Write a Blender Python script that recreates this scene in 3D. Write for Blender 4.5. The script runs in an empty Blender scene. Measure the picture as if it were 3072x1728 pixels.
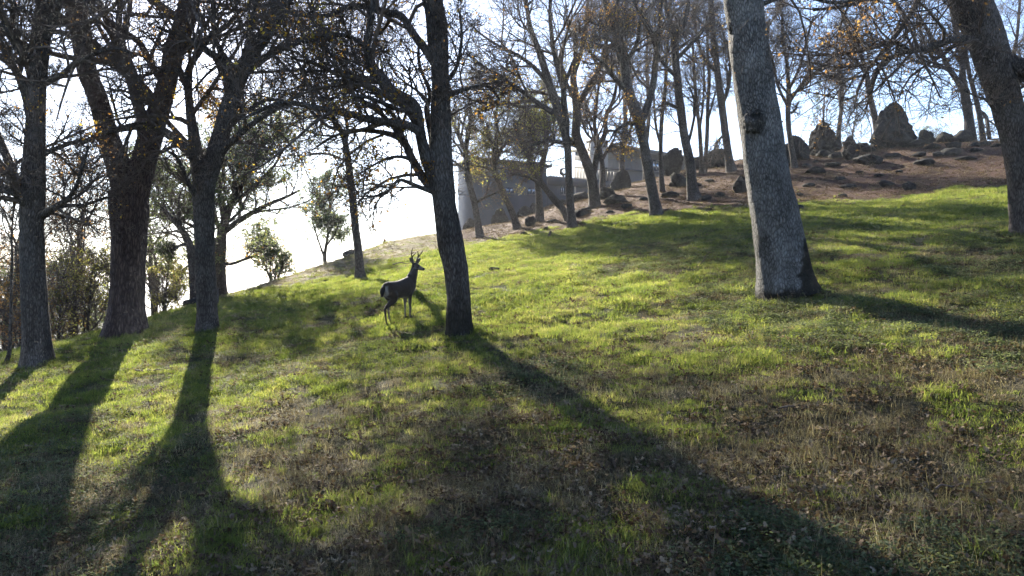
import bpy, bmesh, math, random
import numpy as np
from mathutils import Vector, Matrix

# ---------------------------------------------------------------- camera, sky, sun, exposure
SC = bpy.context.scene
COL = SC.collection
CAMZ = 3.0
FPX = 2235.0            # focal length in pixels of the 3072 px wide photograph
CX, CY = 1536.0, 864.0
cam_data = bpy.data.cameras.new('camera')
cam = bpy.data.objects.new('camera', cam_data); COL.objects.link(cam)
cam_data.sensor_width = 36.0
cam_data.lens = FPX / 3072.0 * 36.0
cam_data.clip_start = 0.1
cam_data.clip_end = 30000.0
cam.location = (0, 0, CAMZ)
cam.rotation_euler = (math.radians(90), 0, 0)
SC.camera = cam

SUN_AZ = math.radians(-21.2)      # left of the view axis
SUN_EL = math.radians(25.5)
world = bpy.data.worlds.new('World'); SC.world = world
world.use_nodes = True
wn = world.node_tree.nodes; wl = world.node_tree.links
bg = wn['Background']
sky = wn.new('ShaderNodeTexSky'); sky.sky_type = 'NISHITA'
sky.sun_disc = False
sky.sun_elevation = SUN_EL
sky.sun_rotation = SUN_AZ
sky.altitude = 300.0
sky.air_density = 1.0
sky.dust_density = 0.4
sky.ozone_density = 1.0
wb = wn.new('ShaderNodeMixRGB'); wb.blend_type = 'MULTIPLY'; wb.inputs[0].default_value = 1.0; wb.inputs[2].default_value = (0.93, 0.98, 1.12, 1)   # camera white balance
wl.new(sky.outputs[0], wb.inputs[1]); wl.new(wb.outputs[0], bg.inputs[0])
bg.inputs[1].default_value = 0.060
sd = bpy.data.lights.new('sun', 'SUN'); sd.energy = 5.0; sd.angle = math.radians(0.5); sd.color = (1.0, 0.91, 0.76)
sun = bpy.data.objects.new('sun', sd); COL.objects.link(sun)
SUN_DIR = Vector((math.sin(SUN_AZ) * math.cos(SUN_EL), math.cos(SUN_AZ) * math.cos(SUN_EL), math.sin(SUN_EL)))
sun.rotation_euler = SUN_DIR.to_track_quat('Z', 'Y').to_euler()
sun.location = (-20, 50, 40)
SC.view_settings.view_transform = 'Standard'
SC.view_settings.look = 'None'
SC.view_settings.exposure = 2.40
SC.view_settings.gamma = 1.0
SC.view_settings.use_curve_mapping = False
SC.cycles.max_bounces = 4
SC.cycles.diffuse_bounces = 2
SC.cycles.glossy_bounces = 2
SC.cycles.transmission_bounces = 2
SC.cycles.caustics_reflective = False
SC.cycles.caustics_refractive = False
SC.cycles.transparent_max_bounces = 8
SC.cycles.volume_bounces = 0
SC.cycles.adaptive_threshold = 0.03
SC.cycles_curves.shape = 'THICK'

# ---------------------------------------------------------------- helpers
def vnoise(p, seed=0):
    """value noise, p (...,3) -> 0..1"""
    p = np.asarray(p, dtype=np.float64)
    f = np.floor(p); w = p - f; i = f.astype(np.int64)
    w = w * w * (3 - 2 * w)
    out = 0.0
    for dx in (0, 1):
        for dy in (0, 1):
            for dz in (0, 1):
                h = (i[..., 0] + dx) * 374761393 + (i[..., 1] + dy) * 668265263 + (i[..., 2] + dz) * 2147483647 + seed * 974634777
                h = h & 0xffffffff
                h = ((h ^ (h >> 13)) * 1274126177) & 0xffffffff
                h = ((h ^ (h >> 16)) * 2246822519) & 0xffffffff
                h = (h ^ (h >> 15)) & 0xffffff
                v = h / float(0xffffff)
                wx = w[..., 0] if dx else 1 - w[..., 0]
                wy = w[..., 1] if dy else 1 - w[..., 1]
                wz = w[..., 2] if dz else 1 - w[..., 2]
                out = out + v * wx * wy * wz
    return out

def fbm(p, seed=0, octs=4, gain=0.5):
    p = np.asarray(p, dtype=np.float64); s = 0; a = 1.0; t = 0
    for o in range(octs):
        s = s + a * vnoise(p, seed + o * 17); t += a; a *= gain; p = p * 2.03 + 11.3
    return s / t

def n2(x, y, s, seed=0, octs=3):
    p = np.stack([np.asarray(x) * s, np.asarray(y) * s, np.zeros_like(np.asarray(x, dtype=float))], -1)
    return fbm(p, seed, octs)

def smooth(a, b, x):
    t = np.clip((x - a) / (b - a), 0, 1); return t * t * (3 - 2 * t)

def W(px, py, Y):
    """a point of the picture at depth Y metres"""
    return np.array([(px - CX) / FPX * Y, Y, CAMZ + (CY - py) / FPX * Y])

def mesh_from(name, V, quads=None, tris=None, attrs=None, smooth_shade=True, mat_idx=None):
    me = bpy.data.meshes.new(name)
    V = np.asarray(V, dtype=np.float32).reshape(-1, 3)
    q = np.zeros((0, 4), int) if quads is None or len(quads) == 0 else np.asarray(quads).reshape(-1, 4)
    t = np.zeros((0, 3), int) if tris is None or len(tris) == 0 else np.asarray(tris).reshape(-1, 3)
    me.vertices.add(len(V)); me.vertices.foreach_set('co', V.ravel())
    nl = len(q) * 4 + len(t) * 3
    me.loops.add(nl)
    me.loops.foreach_set('vertex_index', np.concatenate([q.ravel(), t.ravel()]).astype(np.int32))
    me.polygons.add(len(q) + len(t))
    st = np.concatenate([np.arange(len(q)) * 4, len(q) * 4 + np.arange(len(t)) * 3]).astype(np.int32)
    me.polygons.foreach_set('loop_start', st)
    if smooth_shade:
        me.polygons.foreach_set('use_smooth', np.ones(len(q) + len(t), dtype=bool))
    if mat_idx is not None:
        me.polygons.foreach_set('material_index', np.asarray(mat_idx, dtype=np.int32))
    me.update(calc_edges=True)
    if attrs:
        for k, v in attrs.items():
            v = np.asarray(v, dtype=np.float32)
            if v.ndim == 1:
                a = me.attributes.new(k, 'FLOAT', 'POINT'); a.data.foreach_set('value', v)
            else:
                a = me.attributes.new(k, 'FLOAT_COLOR', 'POINT')
                c = np.ones((len(v), 4), np.float32); c[:, :3] = v[:, :3]
                a.data.foreach_set('color', c.ravel())
    return me

def obj(name, me, mat=None, parent=None, loc=None):
    if mat is not None:
        if not isinstance(mat, (list, tuple)): mat = [mat]
        for m in mat: me.materials.append(m)
    o = bpy.data.objects.new(name, me); COL.objects.link(o)
    if parent is not None: o.parent = parent
    if loc is not None: o.location = loc
    return o

def empty(name, loc=(0, 0, 0)):
    o = bpy.data.objects.new(name, None); COL.objects.link(o); o.location = loc
    o.empty_display_size = 0.2
    return o

def tag(o, label=None, cat=None, group=None, kind=None):
    if label: o['label'] = label
    if cat: o['category'] = cat
    if group: o['group'] = group
    if kind: o['kind'] = kind
    return o

class MB:
    """collects quads and triangles"""
    def __init__(self): self.V = []; self.Q = []; self.T = []; self.n = 0; self.A = {}
    def add(self, V, Q=None, T=None, **attrs):
        V = np.asarray(V, float).reshape(-1, 3)
        self.V.append(V)
        if Q is not None and len(Q): self.Q.append(np.asarray(Q).reshape(-1, 4) + self.n)
        if T is not None and len(T): self.T.append(np.asarray(T).reshape(-1, 3) + self.n)
        for k, v in attrs.items(): self.A.setdefault(k, []).append(np.broadcast_to(v, (len(V),)) if np.ndim(v) < 2 else v)
        self.n += len(V)
    def box(self, a, b, M=None):
        x0, y0, z0 = a; x1, y1, z1 = b
        V = np.array([[x0,y0,z0],[x1,y0,z0],[x1,y1,z0],[x0,y1,z0],[x0,y0,z1],[x1,y0,z1],[x1,y1,z1],[x0,y1,z1]], float)
        if M is not None: V = V @ np.asarray(M)[:3,:3].T + np.asarray(M)[:3,3]
        self.add(V, [[0,3,2,1],[4,5,6,7],[0,1,5,4],[1,2,6,5],[2,3,7,6],[3,0,4,7]])
    def build(self, name, mat, parent=None, loc=None, smooth_shade=True):
        if not self.V: return None
        V = np.concatenate(self.V)
        Q = np.concatenate(self.Q) if self.Q else None
        T = np.concatenate(self.T) if self.T else None
        at = {k: np.concatenate(v) for k, v in self.A.items()}
        return obj(name, mesh_from(name, V, Q, T, at, smooth_shade), mat, parent, loc)

def norm(v): return v / np.maximum(np.linalg.norm(v, axis=-1, keepdims=True), 1e-9)

def frames(P):
    """parallel transported frames for polylines P (B,n,3)"""
    B, n, _ = P.shape
    T = np.empty_like(P)
    T[:, 1:-1] = P[:, 2:] - P[:, :-2]; T[:, 0] = P[:, 1] - P[:, 0]; T[:, -1] = P[:, -1] - P[:, -2]
    T = norm(T)
    ref = np.where(np.abs(T[:, 0, 2:3]) < 0.9, np.array([[0, 0, 1.0]]), np.array([[1.0, 0, 0]]))
    E1 = np.empty_like(P)
    e = norm(np.cross(T[:, 0], ref)); E1[:, 0] = e
    for k in range(1, n):
        e = e - (e * T[:, k]).sum(-1, keepdims=True) * T[:, k]
        e = norm(e); E1[:, k] = e
    E2 = np.cross(T, E1)
    return T, E1, E2

def tubes(P, R, sides, cap=True):
    """tubes round polylines P (B,n,3) of radii R (B,n) -> V, Q"""
    B, n, _ = P.shape
    T, E1, E2 = frames(P)
    a = np.arange(sides) / sides * 2 * math.pi
    ca, sa = np.cos(a), np.sin(a)
    V = P[:, :, None, :] + R[:, :, None, None] * (E1[:, :, None, :] * ca[None, None, :, None] + E2[:, :, None, :] * sa[None, None, :, None])
    k = np.arange(sides); k1 = (k + 1) % sides
    base = np.arange(B)[:, None, None] * (n * sides) + np.arange(n - 1)[None, :, None] * sides
    Q = np.stack([base + k, base + k1, base + sides + k1, base + sides + k], -1)
    return V.reshape(-1, 3), Q.reshape(-1, 4)

def resample(pts, n):
    """Catmull-Rom through pts (m,d) -> n samples, evenly by length of the first three columns"""
    pts = np.asarray(pts, float)
    if len(pts) == 2:
        t = np.linspace(0, 1, n)[:, None]; return pts[0] * (1 - t) + pts[1] * t
    p = np.vstack([2 * pts[0] - pts[1], pts, 2 * pts[-1] - pts[-2]])
    out = []
    for i in range(1, len(p) - 2):
        t = np.linspace(0, 1, 24, endpoint=False)[:, None]
        a, b, c, d = p[i - 1], p[i], p[i + 1], p[i + 2]
        out.append(0.5 * ((2 * b) + (-a + c) * t + (2 * a - 5 * b + 4 * c - d) * t ** 2 + (-a + 3 * b - 3 * c + d) * t ** 3))
    out.append(p[-2][None]); o = np.vstack(out)
    s = np.concatenate([[0], np.cumsum(np.linalg.norm(np.diff(o[:, :3], axis=0), axis=1))])
    u = np.linspace(0, s[-1], n)
    return np.stack([np.interp(u, s, o[:, j]) for j in range(o.shape[1])], -1)

# ---------------------------------------------------------------- materials
def new_mat(name):
    m = bpy.data.materials.new(name); m.use_nodes = True
    nt = m.node_tree; nt.nodes.clear()
    out = nt.nodes.new('ShaderNodeOutputMaterial')
    return m, nt, nt.nodes, nt.links, out

def ramp(nt, fac, stops, interp='LINEAR'):
    r = nt.nodes.new('ShaderNodeValToRGB'); r.color_ramp.interpolation = interp
    el = r.color_ramp.elements
    while len(el) < len(stops): el.new(0.5)
    for e, (p, c) in zip(el, stops):
        e.position = p; e.color = (*c, 1) if len(c) == 3 else c
    nt.links.new(fac, r.inputs[0]); return r.outputs[0]

def noise_node(nt, vec, scale, detail=4, rough=0.55, dist=0.0):
    n = nt.nodes.new('ShaderNodeTexNoise'); n.inputs['Scale'].default_value = scale
    n.inputs['Detail'].default_value = detail; n.inputs['Roughness'].default_value = rough; n.inputs['Distortion'].default_value = dist
    if vec is not None: nt.links.new(vec, n.inputs['Vector'])
    return n.outputs['Fac']

def mapping(nt, vec, scale):
    m = nt.nodes.new('ShaderNodeMapping'); m.inputs['Scale'].default_value = scale
    nt.links.new(vec, m.inputs['Vector']); return m.outputs[0]

def mixc(nt, fac, a, b, mode='MIX'):
    m = nt.nodes.new('ShaderNodeMix'); m.data_type = 'RGBA'; m.blend_type = mode
    for s, v in ((m.inputs['Factor'], fac), (m.inputs['A'], a), (m.inputs['B'], b)):
        if hasattr(v, 'links') or isinstance(v, bpy.types.NodeSocket): nt.links.new(v, s)
        elif isinstance(v, (int, float)): s.default_value = v
        else: s.default_value = (*v, 1)
    # Factor of colour mixes is the first socket of its kind
    return m.outputs['Result']

def mix_rgb(nt, fac, a, b, mode='MIX'):
    m = nt.nodes.new('ShaderNodeMixRGB'); m.blend_type = mode
    for s, v in zip(m.inputs, (fac, a, b)):
        if isinstance(v, bpy.types.NodeSocket): nt.links.new(v, s)
        elif isinstance(v, (int, float)): s.default_value = v
        else: s.default_value = (*v, 1)
    return m.outputs[0]

def math_n(nt, op, a, b=None, clamp=False):
    m = nt.nodes.new('ShaderNodeMath'); m.operation = op; m.use_clamp = clamp
    for s, v in zip(m.inputs, (a, b)):
        if v is None: continue
        if isinstance(v, bpy.types.NodeSocket): nt.links.new(v, s)
        else: s.default_value = v
    return m.outputs[0]

def attr(nt, name, out='Fac'):
    a = nt.nodes.new('ShaderNodeAttribute'); a.attribute_name = name; return a.outputs[out]

def principled(nt, out, color, rough=0.8, bump=None, bump_s=0.5, bump_d=0.02, spec=0.3):
    p = nt.nodes.new('ShaderNodeBsdfPrincipled')
    if isinstance(color, bpy.types.NodeSocket): nt.links.new(color, p.inputs['Base Color'])
    else: p.inputs['Base Color'].default_value = (*color, 1)
    if isinstance(rough, bpy.types.NodeSocket): nt.links.new(rough, p.inputs['Roughness'])
    else: p.inputs['Roughness'].default_value = rough
    p.inputs['Specular IOR Level'].default_value = spec
    if bump is not None:
        b = nt.nodes.new('ShaderNodeBump'); b.inputs['Strength'].default_value = bump_s; b.inputs['Distance'].default_value = bump_d
        nt.links.new(bump, b.inputs['Height']); nt.links.new(b.outputs[0], p.inputs['Normal'])
    if out is not None: nt.links.new(p.outputs[0], out.inputs[0])
    return p

def bark_mat(name, dark, mid, light, crack=9.0, stretch=0.28, lichen=0.4, lichen_col=(0.30, 0.31, 0.30), bump_d=0.03, moss=False):
    m, nt, N, L, out = new_mat(name)
    co = N.new('ShaderNodeTexCoord').outputs['Object']
    wob = N.new('ShaderNodeTexNoise'); wob.inputs['Scale'].default_value = 3.0; L.new(co, wob.inputs['Vector'])
    add = N.new('ShaderNodeMixRGB'); add.blend_type = 'LINEAR_LIGHT'; add.inputs[0].default_value = 0.06
    L.new(co, add.inputs[1]); L.new(wob.outputs['Color'], add.inputs[2])
    st = mapping(nt, add.outputs[0], (1, 1, stretch))
    v = N.new('ShaderNodeTexVoronoi'); v.feature = 'DISTANCE_TO_EDGE'; v.inputs['Scale'].default_value = crack; L.new(st, v.inputs['Vector'])
    v2 = N.new('ShaderNodeTexVoronoi'); v2.feature = 'DISTANCE_TO_EDGE'; v2.inputs['Scale'].default_value = crack * 2.3; L.new(st, v2.inputs['Vector'])
    n1 = noise_node(nt, st, crack * 1.6, 6, 0.65)
    n2_ = noise_node(nt, co, 2.2, 5, 0.6)
    h = math_n(nt, 'MINIMUM', math_n(nt, 'MULTIPLY', v.outputs[0], 3.2), 1.0)
    h2 = math_n(nt, 'MINIMUM', math_n(nt, 'MULTIPLY', v2.outputs[0], 3.2), 1.0)
    hh = math_n(nt, 'ADD', math_n(nt, 'MULTIPLY', h, 0.55), math_n(nt, 'ADD', math_n(nt, 'MULTIPLY', h2, 0.2), math_n(nt, 'MULTIPLY', n1, 0.4)))
    c = ramp(nt, hh, [(0.15, dark), (0.5, mid), (0.95, light)])
    lm = ramp(nt, n2_, [(0.62 - 0.3 * lichen, (0, 0, 0)), (0.75 - 0.25 * lichen, (1, 1, 1))])
    lm2 = math_n(nt, 'MULTIPLY', lm, math_n(nt, 'MULTIPLY', hh, lichen * 1.3), True)
    c = mix_rgb(nt, lm2, c, lichen_col)
    big = noise_node(nt, mapping(nt, co, (1, 1, 0.35)), 1.7, 5, 0.65, 0.6)
    c = mix_rgb(nt, 1.0, c, ramp(nt, big, [(0.28, (0.42, 0.41, 0.40)), (0.5, (0.9, 0.9, 0.9)), (0.72, (1.35, 1.36, 1.38))]), 'MULTIPLY')
    if moss:
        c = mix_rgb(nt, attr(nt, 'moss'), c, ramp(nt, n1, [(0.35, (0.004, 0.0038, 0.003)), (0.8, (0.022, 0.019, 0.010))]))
    principled(nt, out, c, 0.92, hh, 0.9, bump_d, 0.15)
    return m

M_OAK = bark_mat('oak_bark', (0.014, 0.011, 0.009), (0.074, 0.062, 0.054), (0.145, 0.127, 0.114), 26, 0.22, 0.45, (0.13, 0.13, 0.125), 0.03, True)
M_OAKG = bark_mat('grey_oak_bark', (0.016, 0.015, 0.014), (0.105, 0.103, 0.10), (0.195, 0.193, 0.19), 26, 0.34, 0.55, (0.24, 0.24, 0.237), 0.045, True)
M_PINE = bark_mat('pine_bark', (0.016, 0.011, 0.010), (0.064, 0.045, 0.040), (0.12, 0.088, 0.078), 15, 0.2, 0.15, (0.17, 0.14, 0.12), 0.05, True)

def twig_mat():
    m, nt, N, L, out = new_mat('twig_bark')
    co = N.new('ShaderNodeTexCoord').outputs['Object']
    n = noise_node(nt, co, 6, 4)
    principled(nt, out, ramp(nt, n, [(0.3, (0.045, 0.034, 0.027)), (0.7, (0.14, 0.11, 0.09))]), 0.85, None, spec=0.2)
    return m
M_TWIG = twig_mat()

def leaf_mat(name, stops, trans=0.5, rough=0.6, rnd='rnd', tint=1.5):
    m, nt, N, L, out = new_mat(name)
    c = ramp(nt, attr(nt, rnd), stops)
    p = principled(nt, None, c, rough, spec=0.3)
    t = N.new('ShaderNodeBsdfTranslucent')
    tc = mix_rgb(nt, 1.0, c, (tint, tint, tint * 0.8), 'MULTIPLY')
    L.new(tc, t.inputs[0])
    mx = N.new('ShaderNodeMixShader'); mx.inputs[0].default_value = trans
    L.new(p.outputs[0], mx.inputs[1]); L.new(t.outputs[0], mx.inputs[2]); L.new(mx.outputs[0], out.inputs[0])
    return m

M_LEAF_GOLD = leaf_mat('golden_oak_leaf', [(0.0, (0.14, 0.06, 0.018)), (0.35, (0.24, 0.12, 0.025)), (0.65, (0.29, 0.20, 0.035)), (1.0, (0.16, 0.16, 0.035))], 0.65, tint=2.0)
M_LEAF_BROWN = leaf_mat('brown_oak_leaf', [(0.0, (0.08, 0.042, 0.022)), (0.5, (0.16, 0.09, 0.04)), (1.0, (0.24, 0.15, 0.05))], 0.6, tint=1.8)
M_LEAF_LIVE = leaf_mat('live_oak_leaf', [(0.0, (0.05, 0.062, 0.032)), (0.6, (0.085, 0.105, 0.05)), (1.0, (0.14, 0.145, 0.06))], 0.6, 0.5, tint=2.3)
M_LEAF_PALE = leaf_mat('pale_grey_green_leaf', [(0.0, (0.06, 0.085, 0.055)), (0.6, (0.10, 0.13, 0.08)), (1.0, (0.17, 0.17, 0.08))], 0.55, 0.5, tint=2.0)
M_LEAF_YEL = leaf_mat('yellow_green_leaf', [(0.0, (0.11, 0.085, 0.03)), (0.5, (0.17, 0.16, 0.045)), (1.0, (0.12, 0.145, 0.045))], 0.6, tint=2.2)
M_NEEDLE = leaf_mat('pine_needle', [(0.0, (0.05, 0.07, 0.05)), (1.0, (0.10, 0.13, 0.09))], 0.3)

def rock_mat():
    m, nt, N, L, out = new_mat('lichened_rock')
    co = N.new('ShaderNodeTexCoord').outputs['Object']
    a = noise_node(nt, co, 2.0, 6, 0.65); b = noise_node(nt, co, 9.0, 6, 0.7); c3 = noise_node(nt, co, 26.0, 4, 0.7)
    base = ramp(nt, a, [(0.3, (0.012, 0.0115, 0.011)), (0.7, (0.042, 0.039, 0.036))])
    li = ramp(nt, b, [(0.52, (0, 0, 0)), (0.66, (1, 1, 1))])
    c = mix_rgb(nt, math_n(nt, 'MULTIPLY', li, 0.55), base, (0.085, 0.085, 0.07))
    h = math_n(nt, 'ADD', b, math_n(nt, 'MULTIPLY', c3, 0.6))
    principled(nt, out, c, 0.95, h, 0.8, 0.06, 0.1)
    return m
M_ROCK = rock_mat()

def ground_mat():
    m, nt, N, L, out = new_mat('hillside_soil')
    co = N.new('ShaderNodeTexCoord').outputs['Object']
    a = noise_node(nt, co, 0.6, 5, 0.6); b = noise_node(nt, co, 7.0, 6, 0.7); c3 = noise_node(nt, co, 40.0, 4, 0.7)
    bb = math_n(nt, 'ADD', math_n(nt, 'MULTIPLY', b, 0.6), math_n(nt, 'MULTIPLY', c3, 0.4))
    soil = ramp(nt, bb, [(0.3, (0.016, 0.014, 0.009)), (0.55, (0.054, 0.046, 0.027)), (0.75, (0.10, 0.086, 0.05))])
    green = ramp(nt, bb, [(0.3, (0.02, 0.028, 0.008)), (0.7, (0.07, 0.095, 0.025))])
    mulch = ramp(nt, bb, [(0.3, (0.022, 0.011, 0.008)), (0.55, (0.072, 0.036, 0.024)), (0.75, (0.14, 0.075, 0.05))])
    straw = ramp(nt, bb, [(0.3, (0.055, 0.046, 0.024)), (0.7, (0.18, 0.15, 0.085))])
    far = ramp(nt, noise_node(nt, co, 0.01, 5, 0.6), [(0.3, (0.05, 0.06, 0.035)), (0.7, (0.10, 0.095, 0.06))])
    c = mix_rgb(nt, math_n(nt, 'MULTIPLY', attr(nt, 'green'), 0.8), soil, green)
    c = mix_rgb(nt, attr(nt, 'straw'), c, straw)
    c = mix_rgb(nt, attr(nt, 'mulch'), c, mulch)
    c = mix_rgb(nt, attr(nt, 'far'), c, far)
    principled(nt, out, c, 0.95, bb, 0.9, 0.05, 0.1)
    return m
M_GROUND = ground_mat()

# ---------------------------------------------------------------- terrain
def _plane(x, y): return 0.14 * x + 0.15 * y
_ctl = []
for yy in (-25, -8, 4, 9, 14, 18):
    for xx in (-28, -12, -3, 5, 14, 28):
        if yy < 18 or abs(xx) < 10: _ctl.append((xx, yy, _plane(xx, yy)))
_px = [(1717, 765, 25.5), (1717, 682, 37), (1717, 615, 46), (2200, 735, 21.5), (2200, 620, 33), (2200, 530, 44),
       (2700, 750, 17), (2700, 600, 30), (2700, 505, 40), (3060, 690, 18.5), (3060, 560, 28.5), (3060, 480, 39), (1400, 850, 21), (1400, 765, 31), (1410, 724, 39),
       (1079, 838, 31), (1150, 900, 20), (620, 995, 19.8), (375, 1003, 21.8), (115, 1097, 18.2), (820, 930, 23.5), (3400, 560, 27.5), (3400, 700, 16.5)]
_crest_l = [(-300, 1120, 22), (50, 1062, 24), (300, 1002, 27), (430, 960, 29), (560, 925, 31), (700, 888, 34.5), (850, 846, 39), (1000, 795, 44), (1150, 752, 48), (1300, 724, 50)]
_crest_r = [(1450, 695, 50), (1600, 638, 52), (1800, 575, 54), (2000, 525, 56), (2200, 485, 56), (2400, 452, 54), (2700, 430, 51), (3000, 426, 50), (3400, 430, 49)]
for a in _px + _crest_l + _crest_r:
    _ctl.append(tuple(W(*a)))
for (px, py, Y) in _crest_l:
    c = W(px, py, Y)
    for dY, dz in ((9, -2.4), (26, -9.0), (60, -24.0)):
        _ctl.append(((px - CX) / FPX * (Y + dY), Y + dY, c[2] + dz))
for (px, py, Y) in _crest_r:
    c = W(px, py, Y)
    for dY, dz in ((12, 0.1), (34, -3.0), (60, -9.0)):
        _ctl.append(((px - CX) / FPX * (Y + dY), Y + dY, c[2] + dz))
_ctl = np.array(_ctl)

def _tps_fit(c, lam=0.02):
    n = len(c); d = np.linalg.norm(c[:, None, :2] - c[None, :, :2], axis=-1)
    K = np.where(d > 0, d * d * np.log(np.maximum(d, 1e-9)), 0) + np.eye(n) * lam * 40
    P = np.hstack([np.ones((n, 1)), c[:, :2]])
    A = np.zeros((n + 3, n + 3)); A[:n, :n] = K; A[:n, n:] = P; A[n:, :n] = P.T
    return np.linalg.solve(A, np.concatenate([c[:, 2], np.zeros(3)]))
_tw = _tps_fit(_ctl)

def H(x, y):
    x = np.asarray(x, float); y = np.asarray(y, float); sh = x.shape
    xf, yf = x.ravel(), y.ravel()
    r = np.hypot(xf, yf)
    k = np.minimum(1, 105.0 / np.maximum(r, 1e-6))
    xc, yc = xf * k, np.maximum(yf * k, -30)
    xc = np.clip(xc, -60, 60)
    out = np.empty_like(xf)
    for s in range(0, len(xf), 20000):
        e = slice(s, s + 20000)
        d2 = (xc[e, None] - _ctl[None, :, 0]) ** 2 + (yc[e, None] - _ctl[None, :, 1]) ** 2
        U = 0.5 * d2 * np.log(np.maximum(d2, 1e-9))
        out[e] = U @ _tw[:-3] + _tw[-3] + _tw[-2] * xc[e] + _tw[-1] * yc[e]
    hum = (n2(xf, yf, 0.9, 3, 3) - 0.5) * 0.24 + (n2(xf, yf, 0.28, 7, 2) - 0.5) * 0.22 + (n2(xf, yf, 3.2, 9, 2) - 0.5) * 0.08
    out = out + hum * smooth(2, 6, r) * (1 - smooth(70, 110, r))
    far = -70 + 45 * smooth(900, 4500, r) * (0.4 + n2(xf, yf, 0.0011, 21, 4)) + 40 * (n2(xf, yf, 0.004, 31, 4) - 0.5) * smooth(150, 500, r)
    f = smooth(75, 420, r)
    out = out * (1 - f) + far * f
    return out.reshape(sh)

def hit(px, py, Y=None, dz=0.0):
    """ground point seen at a pixel (first crossing), or the ground under the pixel's bearing at depth Y"""
    if Y is None:
        ys = np.concatenate([np.arange(3, 30, 0.05), np.arange(30, 62, 0.1)])
        xs = (px - CX) / FPX * ys; zr = CAMZ + (CY - py) / FPX * ys
        below = zr - H(xs, ys) < 0
        i = int(np.argmax(below))
        if not below[i]:
            i = int(np.argmin(zr - H(xs, ys)))
        Y = ys[i]
    x = (px - CX) / FPX * Y
    return np.array([x, Y, float(H(np.array([x]), np.array([Y]))[0]) + dz])

# mulch line: the lower edge of the bare leaf-strewn slope
_ml = np.array([hit(*p)[:2] for p in ((1410, 728), (1560, 703), (1705, 686), (1800, 655), (1968, 636), (2242, 616), (2480, 604), (2695, 597), (2862, 580), (3053, 557))])
_ml = np.vstack([[_ml[0][0] - 3.0, _ml[0][1] + 9.0], _ml, [60, _ml[-1][1] - 1.0]])
def mulch_f(x, y):
    edge = np.interp(x, _ml[:, 0], _ml[:, 1])
    w = (n2(x, y, 0.5, 41, 3) - 0.5) * 5.0 + (n2(x, y, 2.1, 43, 2) - 0.5) * 2.0
    return smooth(-0.9, 0.9, y - edge + w) * smooth(_ml[0][0] - 1.5, _ml[0][0] + 1.5, x)
def straw_f(x, y):
    # dry straw-coloured grass along the far left crest
    d = y - np.interp(x, [-40, -18, -13, -9, -6, -3], [22, 26, 29.5, 32.5, 34.5, 36])
    return smooth(-1.0, 2.5, d + (n2(x, y, 0.4, 51, 3) - 0.5) * 4) * smooth(1.0, -3.0, x) * 0.9
def green_f(x, y):
    r = np.hypot(x, y)
    base = 0.15 + 0.57 * smooth(8.5, 14.5, r - x * 0.10) - 0.26 * smooth(1.5, 6, x) * smooth(30, 17, r) + 0.25 * smooth(24, 29, r)
    n = n2(x, y, 0.4, 61, 3) * 0.3 + n2(x, y, 1.5, 63, 4) * 0.7
    return np.clip(base + (n - 0.5) * 2.6, 0, 1) * (1 - mulch_f(x, y)) * (1 - 0.8 * straw_f(x, y))

def make_ground():
    a_f = np.arange(-50, 50.001, 0.36); a_b = np.arange(54, 306.1, 4.0)
    ang = np.radians(np.concatenate([a_f, a_b]))
    rad = [0.6]
    while rad[-1] < 62: rad.append(rad[-1] * 1.023 + 0.005)
    while rad[-1] < 9000: rad.append(rad[-1] * 1.09)
    rad = np.array(rad)
    A, R = np.meshgrid(ang, rad)
    X, Y = np.sin(A) * R, np.cos(A) * R
    Z = H(X, Y)
    V = np.stack([X, Y, Z], -1).reshape(-1, 3)
    na, nr = len(ang), len(rad)
    i = np.arange(nr - 1)[:, None] * na; k = np.arange(na)[None]; k1 = (k + 1) % na
    Q = np.stack([i + k, i + na + k, i + na + k1, i + k1], -1).reshape(-1, 4)[:, ::-1]
    cidx = len(V); V = np.vstack([V, [[0, 0, float(H(np.array([0.]), np.array([0.]))[0])]]])
    kk = np.arange(na); T = np.stack([np.full(na, cidx), (kk + 1) % na, kk], -1)
    x, y = V[:, 0], V[:, 1]
    at = dict(mulch=mulch_f(x, y), straw=straw_f(x, y), green=green_f(x, y), far=smooth(60, 120, np.hypot(x, y)))
    g = obj('ground', mesh_from('ground', V, Q, T, at), M_GROUND)
    tag(g, 'oak hillside of short grass and leaf litter rising to the upper right', None, None, 'structure')
make_ground()

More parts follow.
